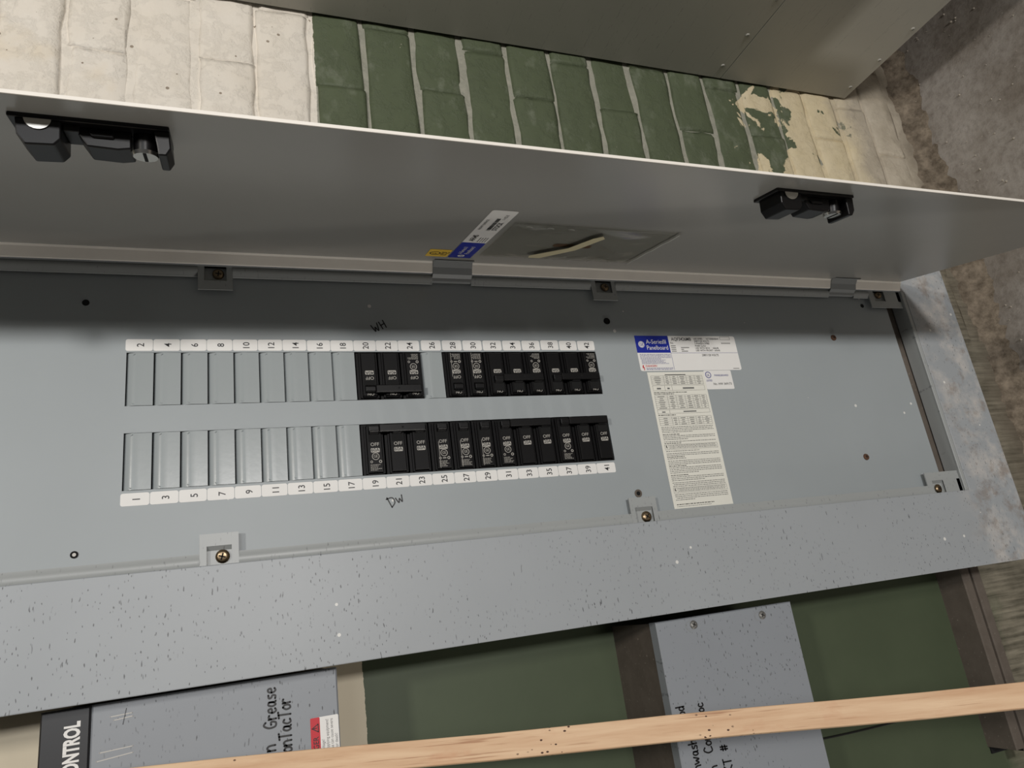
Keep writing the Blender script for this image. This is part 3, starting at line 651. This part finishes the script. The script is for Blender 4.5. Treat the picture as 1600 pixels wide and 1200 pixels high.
# ------------------------------------------------------------------ panelboard door (open about 77 degrees), latches, stickers
ANG = math.radians(13.0)
HX, HY = 0.1820, -0.0140
DS = V(-math.sin(ANG), -math.cos(ANG), 0)           # from the hinge to the free edge
DN = V(-math.cos(ANG), math.sin(ANG), 0)            # inner face normal, towards the cover plate
DZ0, DZ1, DWD = -1.083, 0.345, 0.327
def DP(s, n, z): return V(HX, HY, 0) + DS * s + DN * n + V(0, 0, z)
door = None
m = MB(); T = 0.0016
m.prism([(0.0, DZ0), (0.0, DZ1), (DWD, DZ1), (DWD, DZ0)], lambda a, b, h: DP(a, h, b), -T, 0.0)
door = m.build('door', M['door'], panel, bevel=0.0006, seg=2)
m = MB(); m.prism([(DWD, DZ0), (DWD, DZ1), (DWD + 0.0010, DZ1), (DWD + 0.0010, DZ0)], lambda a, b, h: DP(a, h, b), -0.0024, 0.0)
m.build('lit_door_edge', M['lit_edge'], door)  # added pale strip, the lit free edge put into its colour
# hinge-edge strip, bright light put into its shape and colour, broken at the hinges
m = MB()
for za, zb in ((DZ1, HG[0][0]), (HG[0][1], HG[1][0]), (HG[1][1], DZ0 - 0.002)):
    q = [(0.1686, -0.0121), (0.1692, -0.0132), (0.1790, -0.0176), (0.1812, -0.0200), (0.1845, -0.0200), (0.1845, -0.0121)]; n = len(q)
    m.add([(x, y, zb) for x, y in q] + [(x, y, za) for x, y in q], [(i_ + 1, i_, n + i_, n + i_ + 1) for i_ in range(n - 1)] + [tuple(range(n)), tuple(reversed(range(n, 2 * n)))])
m.build('hinge_lit_strip', M['lit_edge'], panel)
for za, zb in HG:
    m = MB(); q = [(0.1600, -0.0030), (0.1605, -0.0075), (0.1640, -0.0085), (0.1668, -0.0135), (0.1745, -0.0165), (0.1800, -0.0215), (0.1775, -0.0290)]
    n = len(q); vs = [(x, y, zb) for x, y in q] + [(x, y, za) for x, y in q] + [(x + .0016, y + .0014, zb) for x, y in q] + [(x + .0016, y + .0014, za) for x, y in q]
    m.add(vs, [(i + 1, i, n + i, n + i + 1) for i in range(n - 1)] + [(2 * n + i, 2 * n + i + 1, 3 * n + i + 1, 3 * n + i) for i in range(n - 1)]
          + [(n + i, 3 * n + i, 3 * n + i + 1, n + i + 1) for i in range(n - 1)] + [(i, i + 1, 2 * n + i + 1, 2 * n + i) for i in range(n - 1)])
    m.build('hinge', M['box'], panel)
def latch(zt):
    """black flush latch on the inner face: pod, bridge, key cylinder, end hook (runs down from zt)"""
    L = lambda s, n, z: DP(s, n * 0.74, zt - z)
    m = MB(); P = lambda pts, s0, s1, mi=0: m.prism(pts, lambda a, b, h: L(h, b, a), s0, s1, mi)
    S0, S1 = 0.272, 0.3015
    P([(0.0, 0.0), (0.094, 0.0), (0.094, 0.004), (0.0, 0.004)], S0 - 0.003, S1 + 0.002)
    P([(0.004, 0.003), (0.030, 0.003), (0.030, 0.020), (0.026, 0.026), (0.010, 0.027), (0.005, 0.018)], S0, S1)
    P([(0.030, 0.003), (0.040, 0.003), (0.040, 0.010), (0.030, 0.010)], S0 + 0.004, S1 - 0.003)
    P([(0.038, 0.003), (0.070, 0.003), (0.070, 0.020), (0.062, 0.022), (0.044, 0.021), (0.038, 0.009)], S0, S1 - 0.006)
    P([(0.044, 0.008), (0.060, 0.008), (0.060, 0.013), (0.047, 0.013)], S1 - 0.006, S1 - 0.004)
    P([(0.084, 0.003), (0.094, 0.003), (0.095, 0.020), (0.092, 0.027), (0.087, 0.027), (0.086, 0.018)], S0 + 0.002, S1)
    m.build('latch', M['black2'], door, bevel=0.0011, seg=2)
    m = MB(); hd = [(0.017 + 0.0078 * math.cos(math.pi * i / 12), 0.0035 + 0.0098 * math.sin(math.pi * i / 12)) for i in range(13)]
    m.prism(hd, lambda a, b, h: L(h, b, a), S1 - 0.001, S1 + 0.0012); m.build('latch_bolt', M['steel'], door)
    m = MB(); c = L(S1 - 0.012, 0.003, 0.078); m.cyl(c, DN, 0.0075, 0.0075, 0.0135, 20); m.build('key_barrel', M['black2'], door)
    m = MB(); c = L(S1 - 0.012, 0.0205, 0.078); m.cyl(c, DN, 0.0088, 0.0078, 0.0024, 22, 0)
    a = DS; b = ZP; n = DN; o = c + DN * 0.0026
    m.add([o + a * (s1 * 0.0070) + b * (s2 * 0.0011) for s1, s2 in ((-1, -1), (1, -1), (1, 1), (-1, 1))], [(0, 1, 2, 3), (3, 2, 1, 0)], 1)
    m.build('key_face', [M['steel'], M['void']], door)
latch(0.0275); latch(-0.5830)
# stock sticker with blue end, yellow sticker
so = DP(0.0268, 0, -0.3662); sr, su = DS, ZP
m = MB(); m.rquad(so, sr, su, 0, 0.165, 0, 0.0275, 0.003, 0, 0.0002, 0.0002)
m.rquad(so, sr, su, 0, 0.060, 0, 0.0275, 0.0012, 1, 0.0005)
m.disc(so + sr * 0.009 + su * 0.0138, sr, su, 0.0042, 0, 0.0007); m.text('GE', so + sr * 0.009 + su * 0.0120, sr, su, 0.005, 1, 0.0009, 'CENTER', 0.8, 0.01)
m.text('A-Series II', so + sr * 0.017 + su * 0.0155, sr, su, 0.0072, 0, 0.0007, 'LEFT', 0.9); m.text('Panelboard', so + sr * 0.017 + su * 0.0075, sr, su, 0.0072, 0, 0.0007, 'LEFT', 0.9)
m.text('AF64S', so + sr * 0.066 + su * 0.0165, sr, su, 0.0088, 2, 0.0007, 'LEFT', 0.95, 0.006)
m.text('STOCK', so + sr * 0.106 + su * 0.0040, sr, su, 0.0080, 2, 0.0007, 'LEFT', 0.95, 0.008); m.text('FRONT SURFACE', so + sr * 0.106 + su * 0.0215, sr, su, 0.0042, 2, 0.0007)
m.text('1-1/2 K', so + sr * 0.140 + su * 0.0060, sr, su, 0.005, 2, 0.0007)
rng = random.Random(2); xx = 0.104
while xx < 0.142: wd = rng.choice((.0004, .0008, .0014)); m.quad(so, sr, su, xx, xx + wd, 0.0108, 0.0150, 2, 0.0007); xx += wd + rng.choice((.0005, .0009))
for k in range(4): words(m, so, sr, su, 0.064, 0.080, 0.0030 + k * 0.0028, 0.0008, 2, rng, 0.0007)
m.build('stock_sticker', [M['label'], M['blue'], M['ink']], door)
yo = DP(0.0275, 0, -0.3110); yr, yu = ZM, DS
m = MB(); m.rquad(yo, yr, yu, 0, 0.0258, 0, 0.0275, 0.0016, 0, 0.0002, 0.0002); m.ring(yo + yr * 0.0088 + yu * 0.0135, yr, yu, 0.0058, 0.0013, 1, 0.0006)
m.text('UL', yo + yr * 0.0088 + yu * 0.0108, yr, yu, 0.0060, 1, 0.0006, 'CENTER', 0.8, 0.01)
for k in range(4): words(m, yo, yr, yu, 0.0160, 0.0250, 0.0070 + k * 0.0036, 0.0016, 1, rng, 0.0006)
m.build('yellow_sticker', [M['yellow'], M['ink']], door)
# clear directory pocket, slightly crumpled, taped
m = MB(); nx_, nz_ = 26, 40; rng = random.Random(4); vs = []
for j in range(nz_ + 1):
    for i in range(nx_ + 1):
        a = i / nx_; b = j / nz_; s_ = 0.0420 + 0.122 * a; z = -0.3724 - 0.200 * b
        e = min(a, 1 - a, b, 1 - b) * 6; e = min(1, e)
        h = 0.0012 + e * (0.0016 + 0.0016 * math.sin(b * 9 + 2.2 * a) + 0.0012 * math.sin(b * 31 + a * 5) * (1 - a) + 0.0007 * math.sin(a * 21 + b * 13)) + rng.uniform(0, 0.00025)
        vs.append(DP(s_, max(0.0006, h), z))
W2 = nx_ + 1
m.add(vs, [(j * W2 + i, j * W2 + i + 1, (j + 1) * W2 + i + 1, (j + 1) * W2 + i) for j in range(nz_) for i in range(nx_)], 0, True)
pk = m.build('directory_pocket', M['film'], door)
sol = pk.modifiers.new('thickness', 'SOLIDIFY'); sol.thickness = 0.0004
def glint_strip(pts, wd):  # pale border and wrinkle strips, film glints put into their colour
    m = MB(); n = len(pts); vs = []
    for s_, z in pts: vs += [DP(s_, 0.0030, z), DP(s_ + wd[0], 0.0034, z + wd[1])]
    m.add(vs, [(2 * i, 2 * i + 1, 2 * i + 3, 2 * i + 2) for i in range(n - 1)], 0, True)
    o = m.build('pocket_glint', M['glint_strip'], door); q = o.modifiers.new('thickness', 'SOLIDIFY'); q.thickness = 0.0004
glint_strip([(0.043 + 0.12 * k / 10, -0.5705 + 0.0008 * math.sin(k * 2.1)) for k in range(11)], (0.0, 0.0022))
for k in range(4): glint_strip([(0.046 + 0.004 * q, -0.455 - k * 0.028 - 0.006 * q + 0.002 * math.sin(q * 2)) for q in range(5)], (0.0018, 0.0))
for k in range(3): glint_strip([(0.157 + 0.001 * math.sin(q), -0.386 - k * 0.024 - 0.002 * q) for q in range(5)], (0.0022, 0.0))
m = MB(); oo = DP(0.094, 0, -0.4690); m.rquad(oo, ZM, DS, -0.024, 0.024, -0.006, 0.006, 0.005, 0, 0.0004); m.build('pocket_slot', M['tan'], door)
m = MB(); m.add([DP(s_, 0.0042, z) for s_, z in ((0.054, -0.430), (0.062, -0.428), (0.098, -0.462), (0.136, -0.474), (0.146, -0.482), (0.138, -0.488), (0.092, -0.474), (0.054, -0.444))], [(0, 1, 2, 6, 7), (2, 3, 4, 5, 6)])
tp = m.build('pocket_tape', M['tape'], door); sol = tp.modifiers.new('thickness', 'SOLIDIFY'); sol.thickness = 0.0003

# ------------------------------------------------------------------ circuit breakers
def breaker(first, poles, amps, state, label, odd, style):
    """measured from the inner (bus) end t=0 to the outer end t=1; state: position of the handle"""
    i0 = (first - 1) // 2; sg = -1 if odd else 1; XI = sg * EX0; LEN = EX1 - EX0 - 0.0012
    X = lambda t: XI + sg * (0.0005 + t * LEN)
    root = empty('circuit_breaker', (X(0.5), 0.028, -(i0 + poles / 2) * PI_))
    tag(root, label, 'circuit breaker', 'black circuit breakers in the panelboard')
    if odd: tr, tu = ZM, XP
    else: tr, tu = ZP, XM
    for k in range(poles):
        zt = -(i0 + k) * PI_ - 0.0011; zb = zt - 0.0236 + (0.0008 if k < poles - 1 else 0); zc = zt - 0.0132
        m = MB()
        m.box(X(0), X(1), 0.0022, 0.029, zb, zt)
        zl, zr = zc + 0.0088, zc - 0.0080
        m.cbox(X(0.055), X(0.965), -0.0040, 0.004, zr, zl, 0.0009)                     # raised face
        m.box(X(0.03), X(0.985), -0.0012, 0.004, zl - 0.0005, zl + 0.0016); m.box(X(0.03), X(0.985), -0.0002, 0.004, zr - 0.0020, zr + 0.0005)
        m.cbox(X(0.03), X(0.06), -0.0022, 0.004, zr + 0.001, zl - 0.001, 0.0006)
        m.build('pole_body', M['black'], root)
        # window the handle moves in
        m = MB(); n0, n1 = 0.10, 0.37
        m.box(X(n0), X(n1), -0.0043, -0.0040, zc - 0.0062, zc + 0.0066); m.build('handle_slot', M['void'], root)
        # handle: tapered toggle leaning along the slot
        c0, c1 = state - 0.055, state + 0.055; lean = 0.03 if state > 0.25 else -0.03
        m = MB(); hz0, hz1 = zc - 0.0054, zc + 0.0060
        a = [(X(c0 - .03), -0.0036), (X(c1 + .03), -0.0036), (X(c1 + lean), -0.0095), (X(c0 + lean), -0.0095)]
        vs = [(x, y, hz0) for x, y in a] + [(x, y, hz1) for x, y in a]
        m.add(vs, [(0, 1, 2, 3), (7, 6, 5, 4), (0, 4, 5, 1), (1, 5, 6, 2), (2, 6, 7, 3), (3, 7, 4, 0)])
        m.build('handle', M['black2'], root, bevel=0.001, seg=2)
        # print
        m = MB(); yf = V(0, -0.0041, 0)
        at = lambda t, dz=0.0: V(X(t), 0, zc) + yf + V(0, 0, dz)
        full = (k == 0 if odd else k == poles - 1) or poles == 1
        us = -1 if odd else 1                                    # text 'up' runs towards the bus
        if state < 0.25: m.text('OFF', at(0.455) , tr, tu, 0.0054, 0, 0.0002, 'CENTER', 1.0)
        if state > 0.25 or not odd: mo = MB(); mo.text('ON', at(0.118 if state > 0.17 else 0.10), tr, tu, 0.0048, 0, 0.0002, 'CENTER', 1.0); mo.build('on_mark', M['print'], root)
        m.rquad(at(0.545), tr, tu, -0.0048, 0.0048, -0.0013 - 0.0008, 0.0035 - 0.0008, 0.0011, 0, 0.0002)
        m.text('%dA' % amps, at(0.565), tr, tu, 0.0054, 1, 0.0004, 'CENTER', 1.0, 0.01)
        if full:
            m.ring(at(0.660), tr, tu, 0.0037, 0.0006, 0, 0.0002); m.text('GE', at(0.683), tr, tu, 0.0044, 0, 0.0002, 'CENTER', 0.8)
            m.ring(at(0.765, 0.0048), tr, tu, 0.0011, 0.0005, 0, 0.0002); m.ring(at(0.765, -0.0048), tr, tu, 0.0013, 0.0007, 0, 0.0002)
            rg = random.Random(first)
            if poles == 1: m.quad(at(0.765), tr, tu, -0.002, 0.002, -0.0005, 0.0005, 0, 0.0002)
            for q in range(5): words(m, at(0.83 + q * 0.026), tr, tu, -0.0062, rg.uniform(0.001, 0.006), 0, 0.00050, 0, rg, 0.0002)
        if poles == 1: m.quad(at(0.5, 0.0052), tr, tu, -0.0002, 0.0002, -0.026, 0.004, 0, 0.0002)
        m.build('printing', [M['print'], M['ink']], root)
    if poles > 1:      # bar that ties the three handles together
        za = -(i0) * PI_ - 0.0011 - 0.0132 - 0.0050; zb = -(i0 + poles - 1) * PI_ - 0.0011 - 0.0132 - 0.0058
        lean = 0.03 if state > 0.25 else -0.03
        m = MB(); m.cbox(X(state - 0.075 + lean), X(state + 0.075 + lean), -0.0108, -0.0070, zb, za, 0.0009)
        m.build('handle_tie', M['black2'], root)
        m = MB(); m.cyl(V(X(state + lean), -0.0107, (za + zb) / 2), (0, -1, 0), 0.0011, 0.0011, 0.0003, 12); m.build('tie_pin', M['void'], root)
    return root
breaker(20, 3, 40, 0.20, 'black three-pole 40A breaker, leftmost of the upper row under the WH note', False, 0)
breaker(28, 1, 20, 0.22, 'black single-pole breaker of the upper row right beside its blank space', False, 0)
breaker(30, 1, 20, 0.22, 'black single-pole breaker of the upper row touching a three-pole 30A breaker', False, 0)
breaker(32, 3, 30, 0.34, 'black three-pole 30A breaker in the middle of the upper row', False, 0)
breaker(38, 3, 30, 0.34, 'black three-pole 30A breaker at the right end of the upper row', False, 0)
breaker(19, 3, 60, 0.155, 'black three-pole 60A breaker, leftmost of the lower row above the Dw note', True, 0)
breaker(25, 1, 20, 0.155, 'black single-pole 20A breaker of the lower row touching the 60A breaker', True, 0)
breaker(27, 1, 20, 0.155, 'black single-pole 20A breaker, middle one of three in the lower row', True, 0)
breaker(29, 1, 20, 0.155, 'black single-pole 20A breaker touching the first three-pole 20A breaker, lower row', True, 0)
breaker(31, 3, 20, 0.155, 'black three-pole 20A breaker just right of the single-pole ones, lower row', True, 0)
breaker(37, 3, 20, 0.155, 'black three-pole 20A breaker at the right end of the lower row', True, 0)

# ------------------------------------------------------------------ tall metal cabinet on the right
cab = empty('metal_cabinet', (0.70, YW, -1.308)); tag(cab, 'tall grey sheet metal cabinet mounted on the brick wall beyond the open door', 'cabinet')
CX0, CX1, CY0, CY1, CZ0, CZ1, CZS = 0.700, 1.35, -0.42, 0.138, -1.308, 0.75, -0.993
m = MB(); m.box(CX0 + 0.002, CX1, CY0 + 0.002, CY1, CZ0 + 0.002, CZ1); m.build('body', M['box'], cab)
for za, zb in ((CZ1, CZS + 0.0006), (CZS - 0.0006, CZ0)):
    m = MB(); m.box(CX0, CX0 + 0.0018, CY0, CY1 + 0.002, zb, za); m.build('side_panel', M['cab'], cab, bevel=0.0005, seg=1)
m = MB(); m.box(CX0 + 0.002, CX1, CY0, CY0 + 0.0018, CZ0, CZ1); m.build('front_panel', M['cab'], cab)
def sidescrew(y, z):
    m = MB(); m.cyl((CX0, y, z), (-1, 0, 0), 0.0042, 0.0028, 0.002, 12); m.ring(V(CX0 - 0.0021, y, z), V(0, -1, 0), ZP, 0.0018, 0.0006, 1, 0.0001)
    m.build('screw', [M['cab'], M['void']], cab)
for y in (0.1085, 0.0325, -0.047, -0.125, -0.20): sidescrew(y, CZS + 0.0175); sidescrew(y, CZ0 + 0.0155)

# ------------------------------------------------------------------ enclosures left of the panelboard (below it in the picture)
YB = 0.030
ctl = empty('control_enclosure', (-0.36, YW, -0.194)); tag(ctl, 'grey motor control box with a black CONTROL plate and red warning sticker', 'control box')
m = MB(); m.cbox(-0.46, -0.262, YB + 0.003, YW, -0.190, 0.058, 0.001); m.build('body', M['box'], ctl)
m = MB(); m.cbox(-0.464, -0.2590, YB, YB + 0.020, -0.1935, 0.0225, 0.0015); m.build('cover', M['encl'], ctl)
m = MB(); m.cbox(-0.464, -0.2590, YB - 0.0004, YB + 0.020, 0.0228, 0.0620, 0.0015); m.build('nameplate', M['control'], ctl)
m = MB(); m.text('CONTROL', V(-0.3190, YB - 0.0004, 0.0312), XP, ZP, 0.0168, 0, 0.0003, 'LEFT', 0.60, 0.04); m.build('nameplate_lettering', M['label'], ctl)
m = MB()
for a, b, c, d in ((-0.2712, 0.0075, -0.2704, -0.0105), (-0.2745, 0.0045, -0.2732, -0.0111), (-0.2995, 0.0150, -0.2982, -0.0117), (-0.3062, 0.0172, -0.3035, -0.0119)):
    m.stroke([(a, b), ((a + c) / 2, (b + d) / 2), (c, d)], V(0, YB, 0), XP, ZP, 0.0008, 0, 0.0004)
m.stroke([(-0.279, -0.003), (-0.266, -0.0055)], V(0, YB, 0), XP, ZP, 0.0005, 1, 0.0005)
m.build('embossed_lines', [M['edge'], M['ink']], ctl)
m = MB(); pen(m, 'n', V(-0.3240, YB, -0.1330), XP, ZP, 0.0120, 0.0018, lift=0.0003); m.build('pen_note', M['marker'], ctl); m = MB(); pen(m, 'Grease', V(-0.3040, YB, -0.1345), XP, ZP, 0.0115, 0.0018, lift=0.0003, gap=0.18, squash=0.76); m.build('pen_note', M['marker'], ctl); m = MB()
pen(m, 'conTacTor', V(-0.3330, YB, -0.1478), XP, ZP, 0.0115, 0.0018, lift=0.0003, gap=0.14, squash=0.78); m.build('pen_note', M['marker'], ctl)
m = MB(); wo = V(-0.3450, YB, -0.1925); m.rquad(wo, XP, ZP, 0, 0.0430, 0.0, 0.0268, 0.0012, 0, 0.0001, 0.0002); m.rquad(wo, XP, ZP, 0, 0.0430, 0.0178, 0.0268, 0.001, 1, 0.0004)
m.text('DANGER', wo + XP * 0.0260 + ZP * 0.0195, XP, ZP, 0.0072, 2, 0.0006, 'RIGHT', 0.85, 0.01)
for a, b in (((.030, .0195), (.0370, .0195)), ((.0370, .0195), (.0335, .0253)), ((.0335, .0253), (.030, .0195))): m.stroke([a, b], wo, XP, ZP, 0.0008, 2, 0.0006)
m.stroke([(.0335, .0236), (.0335, .0212)], wo, XP, ZP, 0.0008, 2, 0.0006)
for s_, k in (('Hazardous voltage!', 0), ('Turn off and lock out all supplying equipment!', 1), ('Otherwise can cause severe', 2), ('injury or death!', 3)):
    m.text(s_, wo + XP * (0.0225, 0.040, 0.040, 0.026)[k] + ZP * (0.0140 - k * 0.0042), XP, ZP, 0.0042, 3, 0.0005, 'RIGHT', 0.8)
m.build('warning_sticker', [M['label'], M['red'], M['ink'], M['grink']], ctl)
con = empty('contactor_enclosure', (-0.37, YW, -0.767)); tag(con, 'grey contactor cover with two keyhole screws and black marker notes', 'enclosure')
m = MB(); m.box(-0.50, -0.268, YB + 0.004, YW, -0.764, -0.5675); m.build('body', M['box'], con)
m = MB(); m.box(-0.5015, -0.2655, YB + 0.0165, YW, -0.5675, -0.5655); m.build('dusty_top', M['rail'], con)
m = MB(); m.cbox(-0.505, -0.2645, YB, YB + 0.016, -0.7670, -0.5650, 0.0012); m.build('cover', M['encl'], con)
for x, z in ((-0.2735, -0.6165), (-0.2752, -0.7185)):
    m = MB(); m.ring(V(x - .0008, YB, z + 0.0060), XP, ZP, 0.0052, 0.0007, 0, 0.0003); m.build('keyhole_rim', M['box'], con)
    screw(x, YB + 0.0006, z, 0.0052, M['dull'], 'cover_screw', con, 0.3)
m = MB()
kw = dict(lift=0.0003, gap=0.17, squash=0.8)
pen(m, 'nwash', V(-0.4265, YB, -0.5890), XP, ZP, 0.0110, 0.0017, **kw); m.build('pen_note', M['marker'], con); m = MB(); pen(m, 'od', V(-0.3690, YB, -0.5815), XP, ZP, 0.0110, 0.0017, **kw); m.build('pen_note', M['marker'], con); m = MB()
pen(m, 'n', V(-0.4310, YB, -0.6100), XP, ZP, 0.0110, 0.0017, **kw); m.build('pen_note', M['marker'], con); m = MB(); pen(m, 'Con', V(-0.4120, YB, -0.6085), XP, ZP, 0.0115, 0.0017, **kw); m.build('pen_note', M['marker'], con); m = MB(); pen(m, 'oc', V(-0.3690, YB, -0.6075), XP, ZP, 0.0105, 0.0017, **kw); m.build('pen_note', M['marker'], con); m = MB()
pen(m, 'KT', V(-0.4350, YB, -0.6300), XP, ZP, 0.0110, 0.0017, **kw); pen(m, '#', V(-0.4135, YB, -0.6290), XP, ZP, 0.0110, 0.0017, **kw); pen(m, '2', V(-0.3995, YB, -0.6285), XP, ZP, 0.0100, 0.0017, **kw)
m.build('pen_note', M['marker'], con)
# rails fixed across the wall
ch = empty('strut_channel', (-0.36, YW, -1.204)); tag(ch, 'grimy brown slotted strut channel fixed low on the green wall', 'strut')
m = MB(); m.box(-0.520, -0.20, 0.1005, YW, -1.1655, -1.163); m.build('top_web', M['rail'], ch)
m = MB(); m.cbox(-0.520, -0.20, 0.0990, 0.1080, -1.1815, -1.1632, 0.0018); m.build('upper_lip', M['rail'], ch)
m = MB(); m.cbox(-0.535, -0.20, 0.0990, 0.1080, -1.2040, -1.1865, 0.0018); m.build('lower_lip', M['rail'], ch)
m = MB(); m.box(-0.530, -0.20, 0.1005, YW, -1.2040, -1.2015); m.box(-0.530, -0.20, YW - 0.0025, YW, -1.2015, -1.1655); m.build('back_web', M['void'], ch)
# thin cable on the green wall
m = MB(); P_ = [V(-0.4511, 0.138, z + 0.0) + V(0.004 * math.sin((z + .78) * 9), 0, 0) for z in [-0.76 - 0.02 * k for k in range(16)]]
for a, b in zip(P_[:-1], P_[1:]): m.cyl(a, b - a, 0.0013, 0.0013, (b - a).length * 1.02, 8)
tag(m.build('cable', M['wire']), 'thin black cable running across the green wall', 'cable')

# ------------------------------------------------------------------ wooden strip leaning in front of the enclosures
A = V(-0.3104, -0.0104, -0.0086); Bq = V(-0.3424, -0.2849, -0.7234); d = (Bq - A).normalized()
A = V(-0.3060, -0.0505, -0.0141); Bq = V(-0.3387, -0.3006, -0.7030); d = (Bq - A).normalized()
view = (A.lerp(Bq, 0.5) - V(*CP)); ndir = (view - d * view.dot(d)).normalized(); wdir = ndir.cross(d).normalized()
if wdir.x > 0: wdir = -wdir
ndir, wdir = (ndir * math.cos(0.10) + wdir * math.sin(0.10)).normalized(), (wdir * math.cos(0.10) - ndir * math.sin(0.10)).normalized()
p0 = A - d * 0.13; p1 = A + d * ((ZF + 0.006 - A.z) / d.z)
m = MB(); Wd, Th = 0.0192, 0.012
vs = []
N = 24
for k in range(N + 1):
    c = p0.lerp(p1, k / N) + wdir * (0.0006 * math.sin(k * 1.3))
    vs += [c, c + wdir * Wd, c + wdir * Wd + ndir * Th, c + ndir * Th]
fs = [(0, 1, 2, 3), tuple(4 * N + i for i in (3, 2, 1, 0))]
for k in range(N):
    for i in range(4): j = (i + 1) % 4; fs.append((4 * k + j, 4 * k + i, 4 * k + 4 + i, 4 * k + 4 + j))
m.add(vs, fs)
tag(m.build('wood_strip', M['wood'], None, bevel=0.0008, seg=2), 'pale pine strip leaning in front of the control boxes', 'wood strip')
for me in bpy.data.meshes: me.validate()
